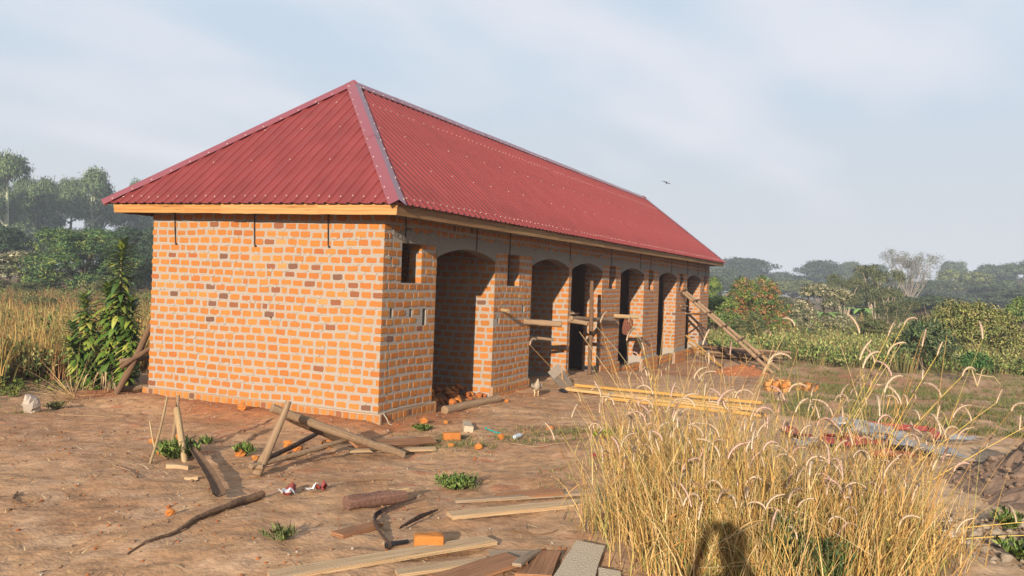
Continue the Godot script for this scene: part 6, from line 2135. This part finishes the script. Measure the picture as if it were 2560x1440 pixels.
# ---------------------------------------------------------------- the one who takes the picture, whose shadow falls on the tall grass
func person() -> void:
	var f := Vector3(0.912, 0, -0.410).normalized()
	var r := Vector3(0.410, 0, 0.912).normalized()
	var foot := Vector3(-9.1988, 0, 6.0154) - f * 0.40
	var t := thing("person", "person in shirt and trousers standing with both arms raised to hold a phone", "person", on(foot.x, foot.z, -0.01))
	t.basis = Basis(r, Vector3.UP, -f)
	# bones: from, to, radii; +x right, -z ahead
	var bones := [[Vector3(0, 1.0, 0), Vector3(0, 1.20, 0.01), 0.135, 0.125], [Vector3(0, 1.20, 0.01), Vector3(0, 1.42, 0.0), 0.13, 0.14], [Vector3(0, 1.45, 0.0), Vector3(0, 1.62, -0.03), 0.06, 0.056], [Vector3(0, 1.68, -0.03), Vector3(0, 1.77, -0.035), 0.078, 0.092], [Vector3(0, 1.66, -0.075), Vector3(0, 1.64, -0.085), 0.045, 0.038], [Vector3(0, 1.705, -0.125), Vector3(0, 1.69, -0.135), 0.014, 0.017]]
	for s in [-1.0, 1.0]:
		bones.append_array([[Vector3(0, 1.46, 0), Vector3(s * 0.19, 1.47, 0), 0.085, 0.072], [Vector3(s * 0.19, 1.47, 0), Vector3(s * 0.27, 1.28, -0.17), 0.058, 0.047], [Vector3(s * 0.27, 1.28, -0.17), Vector3(s * 0.115, 1.63, -0.33), 0.046, 0.03], [Vector3(s * 0.115, 1.63, -0.33), Vector3(s * 0.085, 1.71, -0.35), 0.032, 0.036],
			[Vector3(s * 0.09, 1.0, 0), Vector3(s * 0.105, 0.53, -0.02), 0.098, 0.062], [Vector3(s * 0.105, 0.53, -0.02), Vector3(s * 0.115, 0.10, 0.02), 0.062, 0.042], [Vector3(s * 0.115, 0.055, 0.04), Vector3(s * 0.125, 0.04, -0.17), 0.046, 0.038], [Vector3(s * 0.085, 1.70, -0.02), Vector3(s * 0.09, 1.73, -0.015), 0.016, 0.02]])
	var cell := 0.024
	var lo := Vector3(-0.42, -0.03, -0.44)
	var nx := 35
	var ny := 82
	var nz := 28
	var val := PackedFloat32Array()
	val.resize(nx * ny * nz)
	val.fill(1.0)
	for b in bones:
		var a0: Vector3 = b[0]
		var ab: Vector3 = b[1] - a0
		var ll := maxf(ab.length_squared(), 1e-6)
		var rad := maxf(b[2], b[3]) + 0.09
		var mn := ((a0.min(b[1]) - Vector3.ONE * rad - lo) / cell).floor()
		var mx := ((a0.max(b[1]) + Vector3.ONE * rad - lo) / cell).ceil()
		for k in range(maxi(0, int(mn.z)), mini(nz, int(mx.z) + 1)):
			for j in range(maxi(0, int(mn.y)), mini(ny, int(mx.y) + 1)):
				for i in range(maxi(0, int(mn.x)), mini(nx, int(mx.x) + 1)):
					var p := lo + Vector3(i, j, k) * cell
					var h := clampf((p - a0).dot(ab) / ll, 0.0, 1.0)
					var d: float = (p - a0 - ab * h).length() - lerpf(b[2], b[3], h)
					var q := (k * ny + j) * nx + i
					var o := val[q]
					var w := clampf(0.5 + 0.5 * (o - d) / 0.035, 0.0, 1.0)
					val[q] = lerpf(o, d, w) - 0.035 * w * (1.0 - w)
	var where := {}
	for k in nz - 1:
		for j in ny - 1:
			for i in nx - 1:
				var sum := Vector3.ZERO
				var n := 0
				for e in [[0, 0, 0, 1, 0, 0], [0, 0, 0, 0, 1, 0], [0, 0, 0, 0, 0, 1], [1, 0, 0, 1, 1, 0], [1, 0, 0, 1, 0, 1], [0, 1, 0, 1, 1, 0], [0, 1, 0, 0, 1, 1], [0, 0, 1, 1, 0, 1], [0, 0, 1, 0, 1, 1], [1, 1, 0, 1, 1, 1], [1, 0, 1, 1, 1, 1], [0, 1, 1, 1, 1, 1]]:
					var va := val[((k + e[2]) * ny + j + e[1]) * nx + i + e[0]]
					var vb := val[((k + e[5]) * ny + j + e[4]) * nx + i + e[3]]
					if (va < 0.0) != (vb < 0.0):
						sum += Vector3(e[0], e[1], e[2]).lerp(Vector3(e[3], e[4], e[5]), va / (va - vb))
						n += 1
				if n > 0:
					where[Vector3i(i, j, k)] = lo + (Vector3(i, j, k) + sum / n) * cell
	var mb := MB.new()
	var grad := func(c: Vector3i) -> Vector3:
		var q := (c.z * ny + c.y) * nx + c.x
		return Vector3(val[q + 1] - val[q], val[q + nx] - val[q], val[q + nx * ny] - val[q]).normalized()
	for c: Vector3i in where:
		for ax in 3:
			var st: int = [1, nx, nx * ny][ax]
			var q := (c.z * ny + c.y) * nx + c.x
			if (val[q] < 0.0) == (val[q + st] < 0.0): continue
			var u := Vector3i.ZERO
			var v := Vector3i.ZERO
			u[(ax + 1) % 3] = 1
			v[(ax + 2) % 3] = 1
			if not (where.has(c - u) and where.has(c - v) and where.has(c - u - v)): continue
			var p: Vector3 = where[c]
			if p.y > 1.57 or (p.y > 1.66 and p.z < -0.2) or (p.z < -0.31): mb.col = Color(0.16, 0.085, 0.05)
			elif p.y > 0.98: mb.col = Color(0.30, 0.33, 0.40)
			elif p.y > 0.10: mb.col = Color(0.07, 0.08, 0.12)
			else: mb.col = Color(0.06, 0.05, 0.045)
			var g0: Vector3 = grad.call(c)
			var g1: Vector3 = grad.call(c - u)
			var g2: Vector3 = grad.call(c - u - v)
			var g3: Vector3 = grad.call(c - v)
			mb.tri(where[c], where[c - u], where[c - u - v], g0, g1, g2)
			mb.tri(where[c], where[c - u - v], where[c - v], g0, g2, g3)
	# fingers curled round the edges of the phone, thumbs behind it
	mb.col = Color(0.16, 0.085, 0.05)
	for s in [-1.0, 1.0]:
		for k in 4:
			var y: float = 1.775 - 0.02 * k
			var l: float = [0.9, 1.0, 0.95, 0.78][k]
			mb.tube(PackedVector3Array([Vector3(s * 0.088, y - 0.03, -0.352), Vector3(s * 0.104, y - 0.01, -0.372), Vector3(s * 0.098, y, -0.385 - 0.004 * l), Vector3(s * (0.098 - 0.022 * l), y, -0.389)]), PackedFloat32Array([0.0105, 0.0095, 0.0085, 0.006]), 7)
		mb.tube(PackedVector3Array([Vector3(s * 0.085, 1.70, -0.335), Vector3(s * 0.066, 1.72, -0.335), Vector3(s * 0.048, 1.735, -0.345)]), PackedFloat32Array([0.0125, 0.0105, 0.007]), 7)
	put("body", mb.mesh(), M.cloth_and_skin, t)
	var hair := MB.new()
	hair.rock(Vector3(0, 1.785, -0.012), Vector3(0.094, 0.085, 0.108), rng, 8, 14, 0.03, true)
	put("hair", hair.mesh(), M.black_plastic, t)
	for s in [-1.0, 1.0]:
		var e := MB.new()
		e.rock(Vector3(s * 0.034, 1.735, -0.118), Vector3(0.013, 0.009, 0.007), rng, 5, 8, 0.0, true)
		put("eye", e.mesh(), M.white_plastic, t)
	var m := MB.new()
	m.tube(PackedVector3Array([Vector3(-0.024, 1.658, -0.120), Vector3(0, 1.655, -0.128), Vector3(0.024, 1.658, -0.120)]), PackedFloat32Array([0.004, 0.007, 0.004]), 6)
	put("mouth", m.mesh(), M.basket, t)
	var ph := thing("phone", "black phone held up level in the hands of the person", "phone", Vector3(-9.1988, 1.9676, 6.0154) - f * 0.022)
	ph.basis = Basis(r, Vector3.UP, -f)
	var pm := MB.new()
	pm.box(Transform3D(Basis(), Vector3(0.02, -0.01, 0)), Vector3(0.08, 0.038, 0.004), 0.003)
	put("case", pm.mesh(), M.black_plastic, ph)
	var sc := MB.new()
	sc.box(Transform3D(Basis(), Vector3(0.02, -0.01, 0.0055)), Vector3(0.076, 0.034, 0.0012), 0.0008)
	put("screen", sc.mesh(), M.black_plastic, ph)
